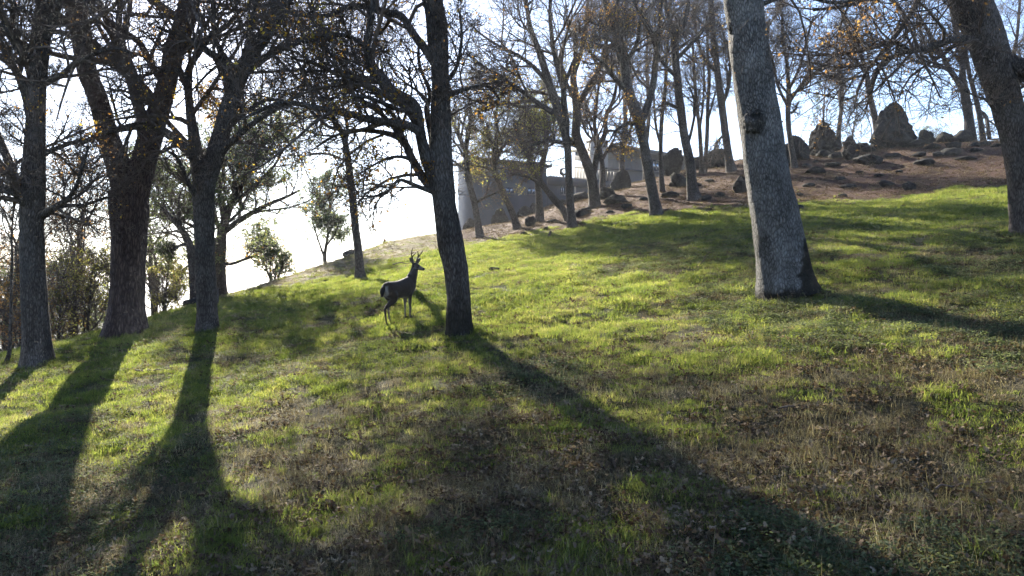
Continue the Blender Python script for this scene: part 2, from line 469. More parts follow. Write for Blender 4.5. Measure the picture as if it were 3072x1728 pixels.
# ---------------------------------------------------------------- trees
GOLD = 2.39996
BASES = []
def grow(rng, P, R, m, u0, u1, lf, lvar, ang, radk, n, curl, up, rmin, lens=None, flat=0.0, shrink=0.55):
    """m children on each polyline of P (B,n,3)"""
    B, k, _ = P.shape
    seg = np.linalg.norm(np.diff(P, axis=1), axis=-1); Lp = seg.sum(1)
    u = u0 + (u1 - u0) * (np.arange(m)[None] + rng.random((B, m))) / m
    f = np.clip(u * (k - 1), 0, k - 1.001); i = f.astype(int); w = (f - i)[..., None]
    b = np.arange(B)[:, None]
    S = P[b, i] * (1 - w) + P[b, i + 1] * w
    T = norm(P[b, i + 1] - P[b, i])
    r = (R[b, i] * (1 - w[..., 0]) + R[b, i + 1] * w[..., 0])
    S, T, r, u = S.reshape(-1, 3), T.reshape(-1, 3), r.reshape(-1), u.reshape(-1)
    C = len(S)
    ref = np.where(np.abs(T[:, 2:3]) < 0.9, np.array([[0, 0, 1.0]]), np.array([[1.0, 0, 0]]))
    e1 = norm(np.cross(T, ref)); e2 = np.cross(T, e1)
    az = (np.arange(C) * GOLD + rng.random(C) * 1.2)
    a = np.radians(ang[0] + (ang[1] - ang[0]) * rng.random(C))
    d = np.cos(a)[:, None] * T + np.sin(a)[:, None] * (np.cos(az)[:, None] * e1 + np.sin(az)[:, None] * e2)
    d[:, 2] += up; d[:, 2] *= (1 - flat); d = norm(d)
    Lc = np.repeat(Lp, m) * lf * (1 - shrink * u) * (1 + lvar * (rng.random(C) * 2 - 1)) if lens is None else lens[0] + (lens[1] - lens[0]) * rng.random(C) * (1 - 0.4 * u)
    r0 = np.maximum(r * radk * (0.8 + 0.4 * rng.random(C)), rmin)
    st = Lc / (n - 1)
    out = np.empty((C, n, 3)); out[:, 0] = S
    wv = rng.normal(size=(C, 3)) * 0.5
    for q in range(1, n):
        wv = 0.45 * wv + rng.normal(size=(C, 3)) * 0.75
        d = norm(d + curl * wv + np.array([0, 0, up * 0.35]))
        out[:, q] = out[:, q - 1] + d * st[:, None]
    s = np.linspace(0, 1, n)[None]
    RR = np.maximum(r0[:, None] * (1 - 0.72 * s), rmin * 0.7)
    return out, RR

def spec_to_poly(pts, Yb, dy=0.0, y0=0.0):
    """[(px,py,width)...] at depth Yb (drifting by dy towards the tip) -> (m,4) points and radii"""
    o = []
    for j, (px, py, w) in enumerate(pts):
        s = j / max(1, len(pts) - 1); Y = Yb + y0 + dy * s
        p = W(px, py, Y); o.append((*p, w * 0.5 / FPX * Y))
    return np.array(o)

def trunk_mesh(name, poly, sides, ring, mat, parent, base, seed, flare=0.0, rough=0.05, moss=None, cap=True, flare_h=0.9, lobes=5):
    """a tapered stem with flared foot, swellings and bark relief; vertices local to base"""
    L = np.linalg.norm(np.diff(poly[:, :3], axis=0), axis=1).sum()
    n = max(6, int(L / ring))
    p = resample(poly, n)
    P = p[None, :, :3]; R = np.maximum(p[:, 3], 0.004)
    T, E1, E2 = frames(P)
    a = np.arange(sides) / sides * 2 * math.pi
    d = E1[0][:, None] * np.cos(a)[None, :, None] + E2[0][:, None] * np.sin(a)[None, :, None]
    h = np.concatenate([[0], np.cumsum(np.linalg.norm(np.diff(p[:, :3], axis=0), axis=1))])
    rr = R[:, None] * np.ones(sides)[None]
    if flare:
        fl = np.exp(-np.maximum(h - 0.25, 0) / (flare_h * 0.45))[:, None]
        rr = rr * (1 + flare * fl * (0.75 + 0.35 * np.sin(a * lobes + seed)[None] + 0.25 * np.sin(a * 3 + seed * 2.1)[None]))
    q = p[:, None, :3] + d * rr[:, :, None]
    qs = q * np.array([7.0, 7.0, 2.4])
    n1 = fbm(qs, seed, 3) - 0.5
    n0 = fbm(q * np.array([2.0, 2.0, 1.3]), seed + 5, 2) - 0.5
    dis = R[:, None] * (n0 * rough * 3.2) + np.minimum(R[:, None], 0.3) * n1 * rough * 2.6
    q = q + d * dis[:, :, None]
    V = q.reshape(-1, 3)
    k = np.arange(sides); k1 = (k + 1) % sides
    bi = np.arange(n - 1)[:, None] * sides
    Q = np.stack([bi + k, bi + k1, bi + sides + k1, bi + sides + k], -1).reshape(-1, 4)
    Tt = None
    if cap:
        V = np.vstack([V, p[-1, :3][None]]); ci = len(V) - 1
        Tt = np.stack([(n - 1) * sides + k, (n - 1) * sides + k1, np.full(sides, ci)], -1)
    at = {'moss': np.zeros(len(V)) if moss is None else moss(V)}
    return obj(name, mesh_from(name, V - base, Q, Tt, at), mat, parent)

def leaves_mesh(name, pts, size, mat, parent, base, rng, droop=0.4, aspect=0.55):
    n = len(pts)
    if n == 0: return None
    d = rng.normal(size=(n, 3)); d[:, 2] -= droop; d = norm(d)
    s = norm(np.cross(d, rng.normal(size=(n, 3)))); nn = np.cross(d, s)
    L = size * (0.6 + 0.8 * rng.random(n))[:, None]
    w = L * aspect * 0.5
    a = pts; m = pts + d * L * 0.55 + nn * L * 0.12 * rng.normal(size=(n, 1))
    V = np.stack([a, m + s * w, pts + d * L, m - s * w], 1).reshape(-1, 3)
    Q = np.arange(n * 4).reshape(n, 4)
    rv = np.repeat(np.clip(rng.random(n) * 0.75 + 0.25 * vnoise(pts * 0.8, 5), 0, 1), 4)
    return tag(obj(name, mesh_from(name, V - base, Q, None, {'rnd': rv}, False), mat, parent), kind='stuff')

def pick_points(rng, P, count, patch=0.0, seed=0, scale=0.9):
    """points on polylines P, clustered where a noise field is high"""
    B, n, _ = P.shape
    c = rng.integers(0, B, count * 3); u = rng.random(count * 3) * (n - 1.001); i = u.astype(int); w = (u - i)[:, None]
    q = P[c, i] * (1 - w) + P[c, i + 1] * w
    if patch > 0:
        v = vnoise(q * scale, seed + 77)
        q = q[v > patch]
    return q[:count]


def instancer(o, col):
    """instances of the collection's objects on the vertices of o, by the attributes pick, rotz and size"""
    ng = bpy.data.node_groups.new('scatter', 'GeometryNodeTree')
    ng.interface.new_socket('Geometry', in_out='INPUT', socket_type='NodeSocketGeometry'); ng.interface.new_socket('Geometry', in_out='OUTPUT', socket_type='NodeSocketGeometry')
    N, L = ng.nodes, ng.links
    gi = N.new('NodeGroupInput'); go = N.new('NodeGroupOutput')
    ci = N.new('GeometryNodeCollectionInfo'); ci.inputs['Collection'].default_value = col; ci.inputs['Separate Children'].default_value = True; ci.inputs['Reset Children'].default_value = True
    ip = N.new('GeometryNodeInstanceOnPoints'); ip.inputs['Pick Instance'].default_value = True
    def na(nm, dt):
        a = N.new('GeometryNodeInputNamedAttribute'); a.data_type = dt; a.inputs['Name'].default_value = nm
        return [q for q in a.outputs if q.enabled and q.name == 'Attribute'][0]
    L.new(gi.outputs[0], ip.inputs['Points']); L.new(ci.outputs[0], ip.inputs['Instance'])
    L.new(na('pick', 'INT'), ip.inputs['Instance Index']); L.new(na('rotz', 'FLOAT_VECTOR'), ip.inputs['Rotation']); L.new(na('size', 'FLOAT'), ip.inputs['Scale'])
    L.new(ip.outputs[0], go.inputs[0])
    o.modifiers.new('scatter', 'NODES').node_group = ng
_INST = {}
def points_obj(name, V, pick, rot, size, col, parent=None):
    me = mesh_from(name, V)
    a = me.attributes.new('pick', 'INT', 'POINT'); a.data.foreach_set('value', np.asarray(pick, np.int32))
    a = me.attributes.new('rotz', 'FLOAT_VECTOR', 'POINT'); a.data.foreach_set('vector', np.asarray(rot, np.float32).ravel())
    a = me.attributes.new('size', 'FLOAT', 'POINT'); a.data.foreach_set('value', np.asarray(size, np.float32))
    o = obj(name, me, None, parent)
    if col.name not in _INST:
        instancer(o, col); _INST[col.name] = o.modifiers[0].node_group
    else:
        o.modifiers.new('scatter', 'NODES').node_group = _INST[col.name]
    return o

def curves_obj(name, sets, mat, parent, base):
    """fine twigs as round curve strands of real thickness"""
    cu = bpy.data.hair_curves.new(name)
    sizes = np.concatenate([np.full(len(P), P.shape[1]) for P, _ in sets])
    cu.add_curves([int(v) for v in sizes])
    pos = np.concatenate([(P - base).reshape(-1, 3) for P, _ in sets]).astype(np.float32)
    rad = np.concatenate([R.reshape(-1) for _, R in sets]).astype(np.float32)
    cu.attributes['position'].data.foreach_set('vector', pos.ravel())
    ra = cu.attributes.get('radius') or cu.attributes.new('radius', 'FLOAT', 'POINT')
    ra.data.foreach_set('value', rad)
    cu.materials.append(mat)
    o = bpy.data.objects.new(name, cu); COL.objects.link(o); o.parent = parent
    return o

def tree(name, label, cat, base, trunk, limbs=(), seed=1, depth=None, bark=None, sides=20, ring=0.08, flare=0.25, rough=0.05,
         auto=6, auto_u=(0.55, 1.0), auto_len=(2.5, 4.0), auto_ang=(25, 60), auto_up=0.25, extra_top=0.0,
         nb=(8, 7, 6, 3), lf=(0.84, 0.72, 0.74), curl=0.20, up=0.10, rmin=0.0042, leaf_n=0, leaf_size=0.07, leaf_mat_=None, leaf_patch=0.5,
         moss=None, group=None, leaf2=None, tw_sides=3, droop=0.0, limb_sides=9, l1len=None, segs=(7, 6, 4), flare_h=0.9, on_trunk=0, limb_k=1.0):
    rng = np.random.default_rng(seed)
    b = hit(base[0], base[1], depth)
    Yb = b[1]
    e = tag(empty(name, tuple(b)), label, cat, group)
    tp = spec_to_poly(trunk, Yb)
    foot = tp[0].copy(); foot[2] = b[2] - 0.35; foot[0] += (tp[0][0] - tp[1][0]) * 0.1
    if abs(tp[0][2] - b[2]) < 0.6: tp[0][2] = b[2] + 0.02
    if tp[0][2] <= tp[1][2] - 0.2: tp = np.vstack([foot, tp])
    if extra_top > 0:
        d = norm(tp[-1, :3] - tp[-2, :3]); d = norm(d + np.array([0, 0, 0.3]))
        last = tp[-1].copy()
        for q in range(1, 5):
            d = norm(d + rng.normal(size=3) * 0.12)
            nx = last.copy(); nx[:3] += d * extra_top / 4; nx[3] = tp[-1, 3] * (1 - 0.21 * q)
            tp = np.vstack([tp, nx]); last = nx
    bm_ = bark or M_OAK
    trunk_mesh('trunk', tp, sides, ring, bm_, e, b, seed, flare, rough, moss, flare_h=flare_h)
    LP, LR = [], []
    NS = 14
    for l in limbs:
        pts, dy = (l[0], l[1]) if isinstance(l, tuple) else (l, 0.0)
        y0 = l[2] if isinstance(l, tuple) and len(l) > 2 else 0.0
        poly = spec_to_poly(pts, Yb, dy, y0)
        poly[:, 3] *= limb_k
        trunk_mesh('limb', poly, limb_sides, max(ring, 0.10), bm_, e, b, seed + len(LP), 0, rough * 1.2)
        rs = resample(poly, NS); LP.append(rs[:, :3]); LR.append(rs[:, 3])
    tr = resample(tp, NS)
    if auto:
        AP, AR = grow(rng, tr[None, :, :3], tr[None, :, 3], auto, auto_u[0], auto_u[1], 0, 0, auto_ang, 0.55, NS, curl * 0.55, auto_up, 0.02, lens=auto_len)
        V, Q = tubes(AP, AR, max(5, limb_sides - 2))
        obj('upper_limbs', mesh_from('upper_limbs', V - b, Q, None, {'moss': np.zeros(len(V))}), bm_, e)['kind'] = 'stuff'
        for q in range(auto): LP.append(AP[q]); LR.append(AR[q])
    if on_trunk:
        TP_, TR_ = grow(rng, tr[None, :, :3], tr[None, :, 3] * 0.3, on_trunk, 0.35, 0.95, 0, 0, (60, 95), 0.5, NS, curl, up, 0.008, lens=(0.5, 1.6))
        for q in range(on_trunk): LP.append(TP_[q]); LR.append(TR_[q])
    LP, LR = np.array(LP), np.array(LR)
    mb = MB()
    if on_trunk:
        V, Q = tubes(LP[-on_trunk:], LR[-on_trunk:], 5); mb.add(V, Q)
    P1, R1 = grow(rng, LP, LR, nb[0], 0.15, 1.0, lf[0], 0.4, (35, 75), 0.55, segs[0], curl, up, rmin * 2.2, lens=l1len)
    P2, R2 = grow(rng, P1, R1, nb[1], 0.15, 1.0, lf[1], 0.4, (30, 70), 0.6, 6, curl * 1.2, up - droop, rmin * 1.5)
    P3, R3 = grow(rng, P2, R2, nb[2], 0.12, 1.0, lf[2], 0.45, (30, 72), 0.7, 5, curl * 1.3, up * 0.6 - droop, rmin, shrink=0.35)
    P4, R4 = grow(rng, P3, R3, nb[3], 0.15, 1.0, 0.62, 0.4, (30, 70), 0.8, 4, curl * 1.3, 0.0, rmin * 0.8, shrink=0.3)
    V, Q = tubes(P1, R1, 5); mb.add(V, Q)
    mb.V = [v - b for v in mb.V]
    tag(mb.build('branches', M_TWIG, e), kind='stuff')
    tag(curves_obj('crown', ((P2, R2), (P3, R3), (P4, R4)), M_TWIG, e, b), kind='stuff')
    BASES.append((b, float(tp[1, 3]) if len(tp) > 1 else 0.2))
    if leaf_n:
        pp = pick_points(rng, P3, leaf_n, leaf_patch, seed)
        if len(pp): leaves_mesh('leaves', pp + rng.normal(size=(len(pp), 3)) * leaf_size * 0.6, leaf_size, leaf_mat_ or M_LEAF_GOLD, e, b, rng)
    if leaf2:
        pp = pick_points(rng, P3, leaf2[0], leaf2[3], seed + 9)
        if len(pp): leaves_mesh('dry_leaves', pp + rng.normal(size=(len(pp), 3)) * leaf2[1] * 0.6, leaf2[1], leaf2[2], e, b, rng)
    return e

OAK = 'oak tree'
NEAR = dict(nb=(8, 7, 6, 2), segs=(7, 6, 4))
MID = dict(nb=(8, 7, 6, 2), segs=(6, 5, 4), sides=14, ring=0.14, limb_sides=7, rmin=0.0046)
FAR = dict(nb=(8, 6, 5, 2), segs=(6, 5, 4), sides=12, ring=0.2, limb_sides=6, rmin=0.006)

# --- T1: left oak
tree('oak_tree', 'dark furrowed oak nearest the left edge of the picture, with many crooked limbs', OAK, (112, 1097),
     [(112, 1097, 86), (108, 1000, 74), (100, 850, 69), (97, 700, 65), (100, 560, 65), (105, 420, 57), (110, 290, 50), (118, 160, 52), (128, 60, 48), (140, -60, 38), (150, -200, 29)],
     [([(100, 640, 44), (60, 585, 36), (0, 560, 30), (-80, 520, 20)], -1.0),
      ([(92, 590, 46), (50, 545, 34), (20, 470, 28), (0, 420, 24), (-40, 330, 14)], 1.0),
      ([(112, 650, 30), (165, 620, 20), (210, 590, 15), (240, 530, 12), (265, 440, 8)], -1.0),
      ([(112, 660, 26), (180, 620, 16), (250, 615, 11), (330, 590, 7)], 0.6),
      ([(95, 230, 30), (70, 150, 22), (30, 100, 18), (0, 70, 14)], -0.6),
      ([(100, 200, 24), (40, 180, 16), (0, 130, 12), (-40, 60, 8)], 0.8),
      ([(112, 470, 26), (165, 447, 16), (210, 430, 14), (257, 418, 10)], 0.5),
      ([(125, 250, 32), (165, 235, 22), (200, 215, 18), (228, 190, 16), (290, 160, 12), (350, 145, 9), (410, 170, 6)], -0.8),
      ([(130, 130, 30), (170, 30, 26), (190, -40, 20)], -0.8),
      ([(110, 330, 24), (70, 250, 16), (20, 190, 12), (-30, 160, 8)], -0.5)],
     seed=11, limb_k=0.88, sides=36, ring=0.05, flare=0.22, auto=5, auto_len=(2.5, 4.0), leaf_n=1600, leaf_size=0.07, leaf_patch=0.58, leaf2=(1200, 0.07, M_LEAF_BROWN, 0.5), on_trunk=5, **NEAR)

# --- T2: forked pine
tree('pine_tree', 'huge reddish trunk that forks into two leaders, left of the middle trees', 'pine tree', (377, 1003),
     [(377, 1003, 113), (380, 930, 99), (383, 850, 95), (386, 760, 97), (388, 680, 104), (386, 600, 111), (384, 560, 97), (350, 480, 69), (322, 400, 60), (296, 300, 55), (264, 220, 55), (245, 110, 56), (222, 0, 58), (205, -150, 51), (190, -350, 44)],
     [([(392, 640, 100), (408, 570, 88), (432, 480, 80), (463, 370, 74), (500, 255, 62), (527, 140, 66), (556, 60, 68), (575, -30, 66), (600, -200, 52), (630, -360, 40)], 0.0, 0.0),
      ([(500, 255, 20), (476, 232, 22), (445, 175, 22), (414, 124, 22), (352, 83, 18), (290, 25, 14), (240, -20, 10)], -1.4)],
     seed=12, limb_k=0.88, bark=M_PINE, sides=52, ring=0.05, flare=0.34, rough=0.035, auto=5, auto_u=(0.8, 1.0), auto_len=(3, 4.5), auto_ang=(40, 70), limb_sides=24,
     nb=(7, 7, 5, 2), segs=(7, 5, 4), leaf_n=0, flare_h=1.1, on_trunk=5)

# --- T3: oak with limbs reaching left
tree('oak_tree', 'oak just right of the forked pine, its right leader leaning over the slope', OAK, (623, 998),
     [(623, 998, 66), (622, 940, 58), (618, 850, 58), (614, 740, 57), (612, 640, 60), (612, 560, 62), (640, 480, 54), (664, 400, 52), (690, 310, 50), (718, 232, 46), (760, 150, 44), (815, 80, 42), (850, 20, 38), (880, -60, 34), (930, -200, 26)],
     [([(612, 570, 50), (592, 480, 40), (580, 400, 30), (567, 300, 22), (565, 230, 20), (575, 190, 18), (620, 125, 14), (660, 60, 10)], 0.6),
      ([(590, 480, 30), (550, 440, 26), (497, 397, 24), (455, 380, 24), (414, 377, 22), (370, 385, 18), (331, 393, 17), (280, 412, 12), (230, 440, 8)], -1.2),
      ([(688, 300, 26), (684, 240, 24), (671, 186, 22), (630, 160, 18), (585, 125, 16), (540, 110, 12), (470, 80, 9)], -0.9),
      ([(700, 290, 24), (740, 220, 20), (800, 170, 18), (880, 130, 16), (930, 108, 14), (1000, 105, 10)], 0.8),
      ([(650, 470, 26), (700, 420, 18), (760, 370, 14), (840, 320, 10), (900, 280, 7)], -0.8),
      ([(720, 230, 22), (660, 150, 16), (640, 80, 14), (640, 0, 12), (620, -80, 9)], 0.6),
      ([(660, 410, 22), (720, 350, 14), (800, 300, 10), (880, 310, 6)], 1.0),
      ([(575, 250, 18), (530, 210, 14), (470, 215, 10), (400, 240, 7)], -0.6),
      ([(610, 620, 18), (570, 560, 13), (535, 480, 10), (500, 450, 7)], -1.0)],
     seed=13, limb_k=1.12, sides=34, ring=0.055, flare=0.2, auto=4, auto_len=(2.5, 4.0), leaf_n=3000, leaf_size=0.075, leaf_patch=0.55, leaf2=(2000, 0.075, M_LEAF_BROWN, 0.5), on_trunk=3, **NEAR)

# --- T4: centre oak in front of the deer
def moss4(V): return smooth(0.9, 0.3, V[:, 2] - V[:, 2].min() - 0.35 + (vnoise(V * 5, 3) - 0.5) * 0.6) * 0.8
tree('oak_tree', 'tall oak standing in the grass beside the deer, limbs sweeping to the left', OAK, (1378, 1008),
     [(1378, 1008, 84), (1377, 960, 78), (1377, 900, 73), (1372, 850, 72), (1366, 800, 73), (1355, 745, 78), (1345, 690, 74), (1334, 620, 68), (1328, 560, 74), (1322, 500, 74), (1322, 420, 66), (1322, 330, 62), (1322, 230, 54), (1316, 150, 60), (1310, 80, 64), (1300, 0, 58), (1290, -100, 46), (1280, -260, 34)],
     [([(1310, 545, 42), (1284, 490, 38), (1263, 414, 34), (1250, 331, 34), (1225, 300, 32), (1197, 285, 30), (1160, 258, 28), (1130, 225, 26), (1108, 174, 24), (1101, 137, 22), (1110, 80, 20), (1120, 0, 18), (1130, -90, 14)], -0.9),
      ([(1108, 150, 18), (1075, 125, 14), (1035, 106, 14), (985, 108, 13), (930, 118, 11), (880, 135, 8)], -1.0, -0.8),
      ([(1262, 400, 26), (1235, 382, 26), (1176, 368, 26), (1114, 360, 24), (1052, 343, 22), (990, 331, 20), (930, 320, 16), (880, 308, 14), (830, 310, 11), (783, 331, 9), (721, 360, 6)], -0.8, -0.5),
      ([(1318, 580, 30), (1270, 535, 26), (1238, 480, 24), (1207, 420, 22), (1160, 400, 16), (1114, 393, 14), (1060, 392, 11), (1000, 410, 8), (950, 440, 6)], 0.9),
      ([(1305, 190, 30), (1270, 140, 26), (1238, 99, 24), (1205, 50, 24), (1155, 37, 22), (1100, 20, 20), (1040, 22, 17), (990, 45, 14), (930, 48, 12), (886, 41, 10)], -0.7),
      ([(1300, 575, 20), (1255, 560, 14), (1220, 545, 12), (1197, 540, 11), (1175, 560, 9), (1150, 585, 8), (1073, 590, 4)], -0.6),
      ([(1340, 285, 18), (1375, 275, 14), (1404, 265, 12), (1440, 258, 11), (1470, 262, 9), (1500, 300, 6)], 0.8),
      ([(1290, 480, 22), (1295, 420, 18), (1280, 330, 16), (1290, 280, 13), (1260, 200, 10), (1255, 130, 8)], 1.0),
      ([(1205, 420, 20), (1180, 380, 16), (1130, 330, 13), (1080, 300, 11), (1040, 260, 9), (1000, 250, 6)], 1.0),
      ([(1150, 250, 20), (1110, 235, 16), (1060, 240, 13), (1000, 215, 10), (930, 215, 7), (870, 230, 5)], 0.6, -0.4),
      ([(1240, 480, 16), (1200, 470, 11), (1150, 480, 8), (1080, 520, 5)], -0.9),
      ([(1240, 330, 20), (1200, 330, 14), (1150, 310, 12), (1090, 290, 9), (1030, 290, 6)], -1.3, -0.4),
      ([(1345, 240, 14), (1370, 200, 11), (1385, 120, 9), (1380, 40, 7)], -0.6)],
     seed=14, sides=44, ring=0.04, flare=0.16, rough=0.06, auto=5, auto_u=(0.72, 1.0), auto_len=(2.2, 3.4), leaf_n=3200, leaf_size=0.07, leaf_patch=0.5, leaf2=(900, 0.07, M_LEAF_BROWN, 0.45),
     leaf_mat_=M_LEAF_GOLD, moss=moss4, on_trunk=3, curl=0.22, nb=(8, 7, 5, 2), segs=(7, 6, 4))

# --- T15: pale grey trunk on the right
_b15 = hit(2362, 893)
def moss15(V):
    h = V[:, 2] - _b15[2]; x = V[:, 0] - _b15[0]
    n = (vnoise(V * 5, 8) - 0.5) * 0.30 + (vnoise(V * 14, 9) - 0.5) * 0.14
    a = smooth(-0.04, 0.05, x - (-0.03 + 0.17 * h) + n) * smooth(1.18, 1.0, h + n * 0.9)
    b2 = smooth(0.20, 0.04, h + n * 0.6)
    return np.clip(a + b2, 0, 1) * 0.95
t15 = tree('oak_tree', 'pale grey lichened oak trunk leaning left, with a dark mossy foot', OAK, (2362, 893),
     [(2366, 893, 184), (2360, 860, 168), (2352, 810, 156), (2343, 748, 146), (2326, 655, 137), (2310, 580, 132), (2298, 500, 128), (2284, 400, 122), (2268, 300, 116), (2254, 200, 114), (2242, 100, 112), (2230, 0, 110), (2218, -110, 100), (2200, -300, 84)],
     [([(2222, -100, 60), (2150, -170, 50), (2080, -210, 40), (2000, -240, 30)], -0.6),
      ([(2222, -120, 60), (2290, -200, 50), (2380, -260, 40), (2480, -280, 30)], 0.8),
      ([(2270, 20, 16), (2340, -8, 14), (2420, -8, 12), (2500, 8, 11), (2560, 0, 9), (2640, -12, 7), (2700, -20, 5)], -0.9)],
     seed=15, bark=M_OAKG, sides=60, ring=0.04, flare=0.07, rough=0.045, auto=4, auto_u=(0.9, 1.0), auto_len=(3, 4), auto_ang=(30, 70), leaf_n=2500, leaf_mat_=M_LEAF_BROWN, moss=moss15, limb_sides=14, flare_h=0.45,
     nb=(8, 7, 6, 2), segs=(7, 5, 4))

def knob(parent, pxy, dY, r, seed, name, mat, scl=(1, 1, 1.2)):
    b = np.array(parent.location); Y = b[1] + dY
    p = W(pxy[0], pxy[1], Y)
    bm = bmesh.new(); bmesh.ops.create_icosphere(bm, subdivisions=4, radius=1.0)
    V = np.array([v.co[:] for v in bm.verts]); F = np.array([[v.index for v in f.verts] for f in bm.faces]); bm.free()
    d = 1 + (fbm(V * 2.4 + seed, seed, 4) - 0.5) * 0.9
    V = V * d[:, None] * r * np.array(scl) + p - b
    return obj(name, mesh_from(name, V, None, F, {'moss': np.clip(vnoise(V * 9, seed) * 1.1 - 0.1, 0, 0.8)}), mat, parent)
k15 = knob(t15, (2264, 366), -0.24, 0.21, 4, 'burl', M_OAKG); k15['label'] = 'dark shaggy burl on the trunk'
knob(t15, (2200, 82), -0.05, 0.10, 6, 'broken_stub', M_OAK, (1, 1, 1.8))
_p = spec_to_poly([(2270, 350, 5), (2300, 330, 3.5), (2330, 322, 3), (2360, 320, 2)], _b15[1] - 0.35)
_v, _q = tubes(_p[None, :, :3], _p[None, :, 3], 5); obj('shoot', mesh_from('shoot', _v - _b15, _q), M_TWIG, t15)

# --- T16: right edge oak
tree('oak_tree', 'dark oak on the right edge, its trunk bent inward with a forked limb', OAK, (3085, 700),
     [(3085, 700, 92), (3078, 620, 86), (3070, 540, 84), (3058, 460, 82), (3036, 370, 82), (3012, 280, 86), (2985, 200, 94), (2960, 120, 102), (2928, 40, 106), (2900, -20, 104), (2870, -120, 96), (2850, -300, 74)],
     [([(2990, 190, 70), (3030, 195, 62), (3072, 215, 60), (3130, 220, 50), (3200, 190, 36)], -0.5),
      ([(2940, 118, 30), (2900, 118, 26), (2850, 121, 22), (2783, 144, 20), (2729, 153, 16), (2671, 175, 13), (2631, 220, 10), (2615, 280, 6)], -0.9),
      ([(2729, 153, 12), (2690, 130, 9), (2640, 130, 8), (2570, 150, 5)], -0.8, -0.5),
      ([(2880, -30, 46), (2800, -40, 34), (2700, -20, 26), (2620, -10, 20), (2520, 20, 12), (2440, 30, 8)], -1.0),
      ([(2985, 330, 16), (2960, 300, 9), (2930, 290, 6), (2890, 270, 4)], -0.6)],
     seed=16, sides=34, ring=0.06, flare=0.2, auto=5, auto_u=(0.85, 1.0), auto_len=(2.5, 4), leaf_n=2500, leaf_size=0.07, leaf_mat_=M_LEAF_BROWN, leaf_patch=0.45, on_trunk=3, nb=(8, 7, 6, 2), segs=(7, 5, 4))

# --- trees on the slope behind, from the middle to the right
tree('oak_tree', 'slim crooked oak growing from the mulch close behind the oak beside the deer', OAK, (1439, 712),
     [(1439, 712, 25), (1432, 660, 20), (1423, 608, 20), (1405, 535, 18), (1398, 452, 17), (1405, 400, 13), (1412, 340, 10), (1400, 270, 7)],
     [([(1398, 460, 15), (1383, 423, 13), (1364, 380, 10), (1350, 330, 7)], 0.5), ([(1425, 610, 9), (1460, 590, 7), (1510, 570, 4)], -0.6), ([(1405, 520, 9), (1370, 490, 6), (1340, 470, 4)], -0.6)],
     seed=21, auto=5, auto_u=(0.45, 1.0), auto_len=(1.5, 2.8), leaf_n=700, leaf_size=0.09, leaf_mat_=M_LEAF_YEL, leaf_patch=0.45, **MID)
tree('oak_tree', 'leaning leafy oak with olive crown in front of the dark house wall', OAK, (1551, 687),
     [(1551, 687, 26), (1543, 655, 21), (1532, 626, 20), (1515, 590, 18), (1500, 555, 17), (1487, 517, 16), (1484, 450, 14), (1490, 390, 11), (1486, 330, 8)],
     [([(1490, 520, 12), (1450, 500, 9), (1410, 495, 5)], -0.8), ([(1484, 470, 12), (1520, 430, 9), (1560, 400, 6)], 0.5), ([(1486, 440, 10), (1450, 400, 7), (1420, 380, 5)], 0.6)],
     seed=22, auto=8, auto_u=(0.4, 1.0), auto_len=(1.6, 2.8), leaf_n=5200, leaf_size=0.10, leaf_mat_=M_LEAF_YEL, leaf_patch=0.35, leaf2=(900, 0.10, M_LEAF_GOLD, 0.5), **MID)
tree('oak_tree', 'upright reddish-trunked oak with yellow leaves, among rocks before the house wall', OAK, (1619, 664),
     [(1619, 664, 26), (1618, 610, 21), (1615, 554, 20), (1622, 505, 18), (1634, 463, 16), (1640, 410, 14), (1632, 350, 11), (1640, 280, 8)],
     [([(1616, 560, 13), (1590, 500, 11), (1575, 440, 9), (1550, 390, 6)], 0.4), ([(1634, 470, 11), (1610, 420, 9), (1600, 360, 6)], -0.5)],
     seed=23, auto=7, auto_u=(0.45, 1.0), auto_len=(1.6, 2.8), leaf_n=3600, leaf_size=0.10, leaf_mat_=M_LEAF_YEL, leaf_patch=0.4, **MID)
tree('oak_tree', 'fan-shaped bare oak rising from the mulch edge, tall forked stems over the house', OAK, (1716, 683),
     [(1716, 683, 30), (1714, 650, 25), (1709, 590, 23), (1706, 520, 22), (1704, 460, 22), (1698, 415, 24), (1688, 372, 26), (1668, 310, 26), (1646, 248, 24), (1632, 200, 22), (1612, 140, 18), (1590, 80, 15), (1580, 10, 12), (1570, -80, 9)],
     [([(1698, 420, 22), (1698, 370, 20), (1692, 310, 19), (1690, 269, 18), (1678, 220, 17), (1665, 170, 16), (1657, 120, 14), (1650, 40, 12), (1655, -60, 9)], 0.6),
      ([(1660, 340, 18), (1600, 300, 15), (1560, 270, 13), (1500, 230, 11), (1450, 200, 9), (1400, 160, 6)], -0.8),
      ([(1650, 260, 15), (1610, 210, 13), (1560, 170, 11), (1500, 140, 9), (1440, 100, 6), (1400, 60, 4)], 0.5),
      ([(1690, 270, 13), (1710, 210, 11), (1730, 150, 9), (1725, 80, 7)], -0.5),
      ([(1702, 435, 15), (1670, 425, 12), (1630, 425, 11), (1590, 440, 8), (1560, 460, 5)], -0.8),
      ([(1660, 335, 14), (1620, 320, 11), (1560, 320, 9), (1500, 310, 6), (1440, 330, 4)], 0.8)],
     seed=24, auto=5, auto_u=(0.75, 1.0), auto_len=(2, 3.2), leaf_n=500, leaf_size=0.09, leaf_patch=0.6, **MID)
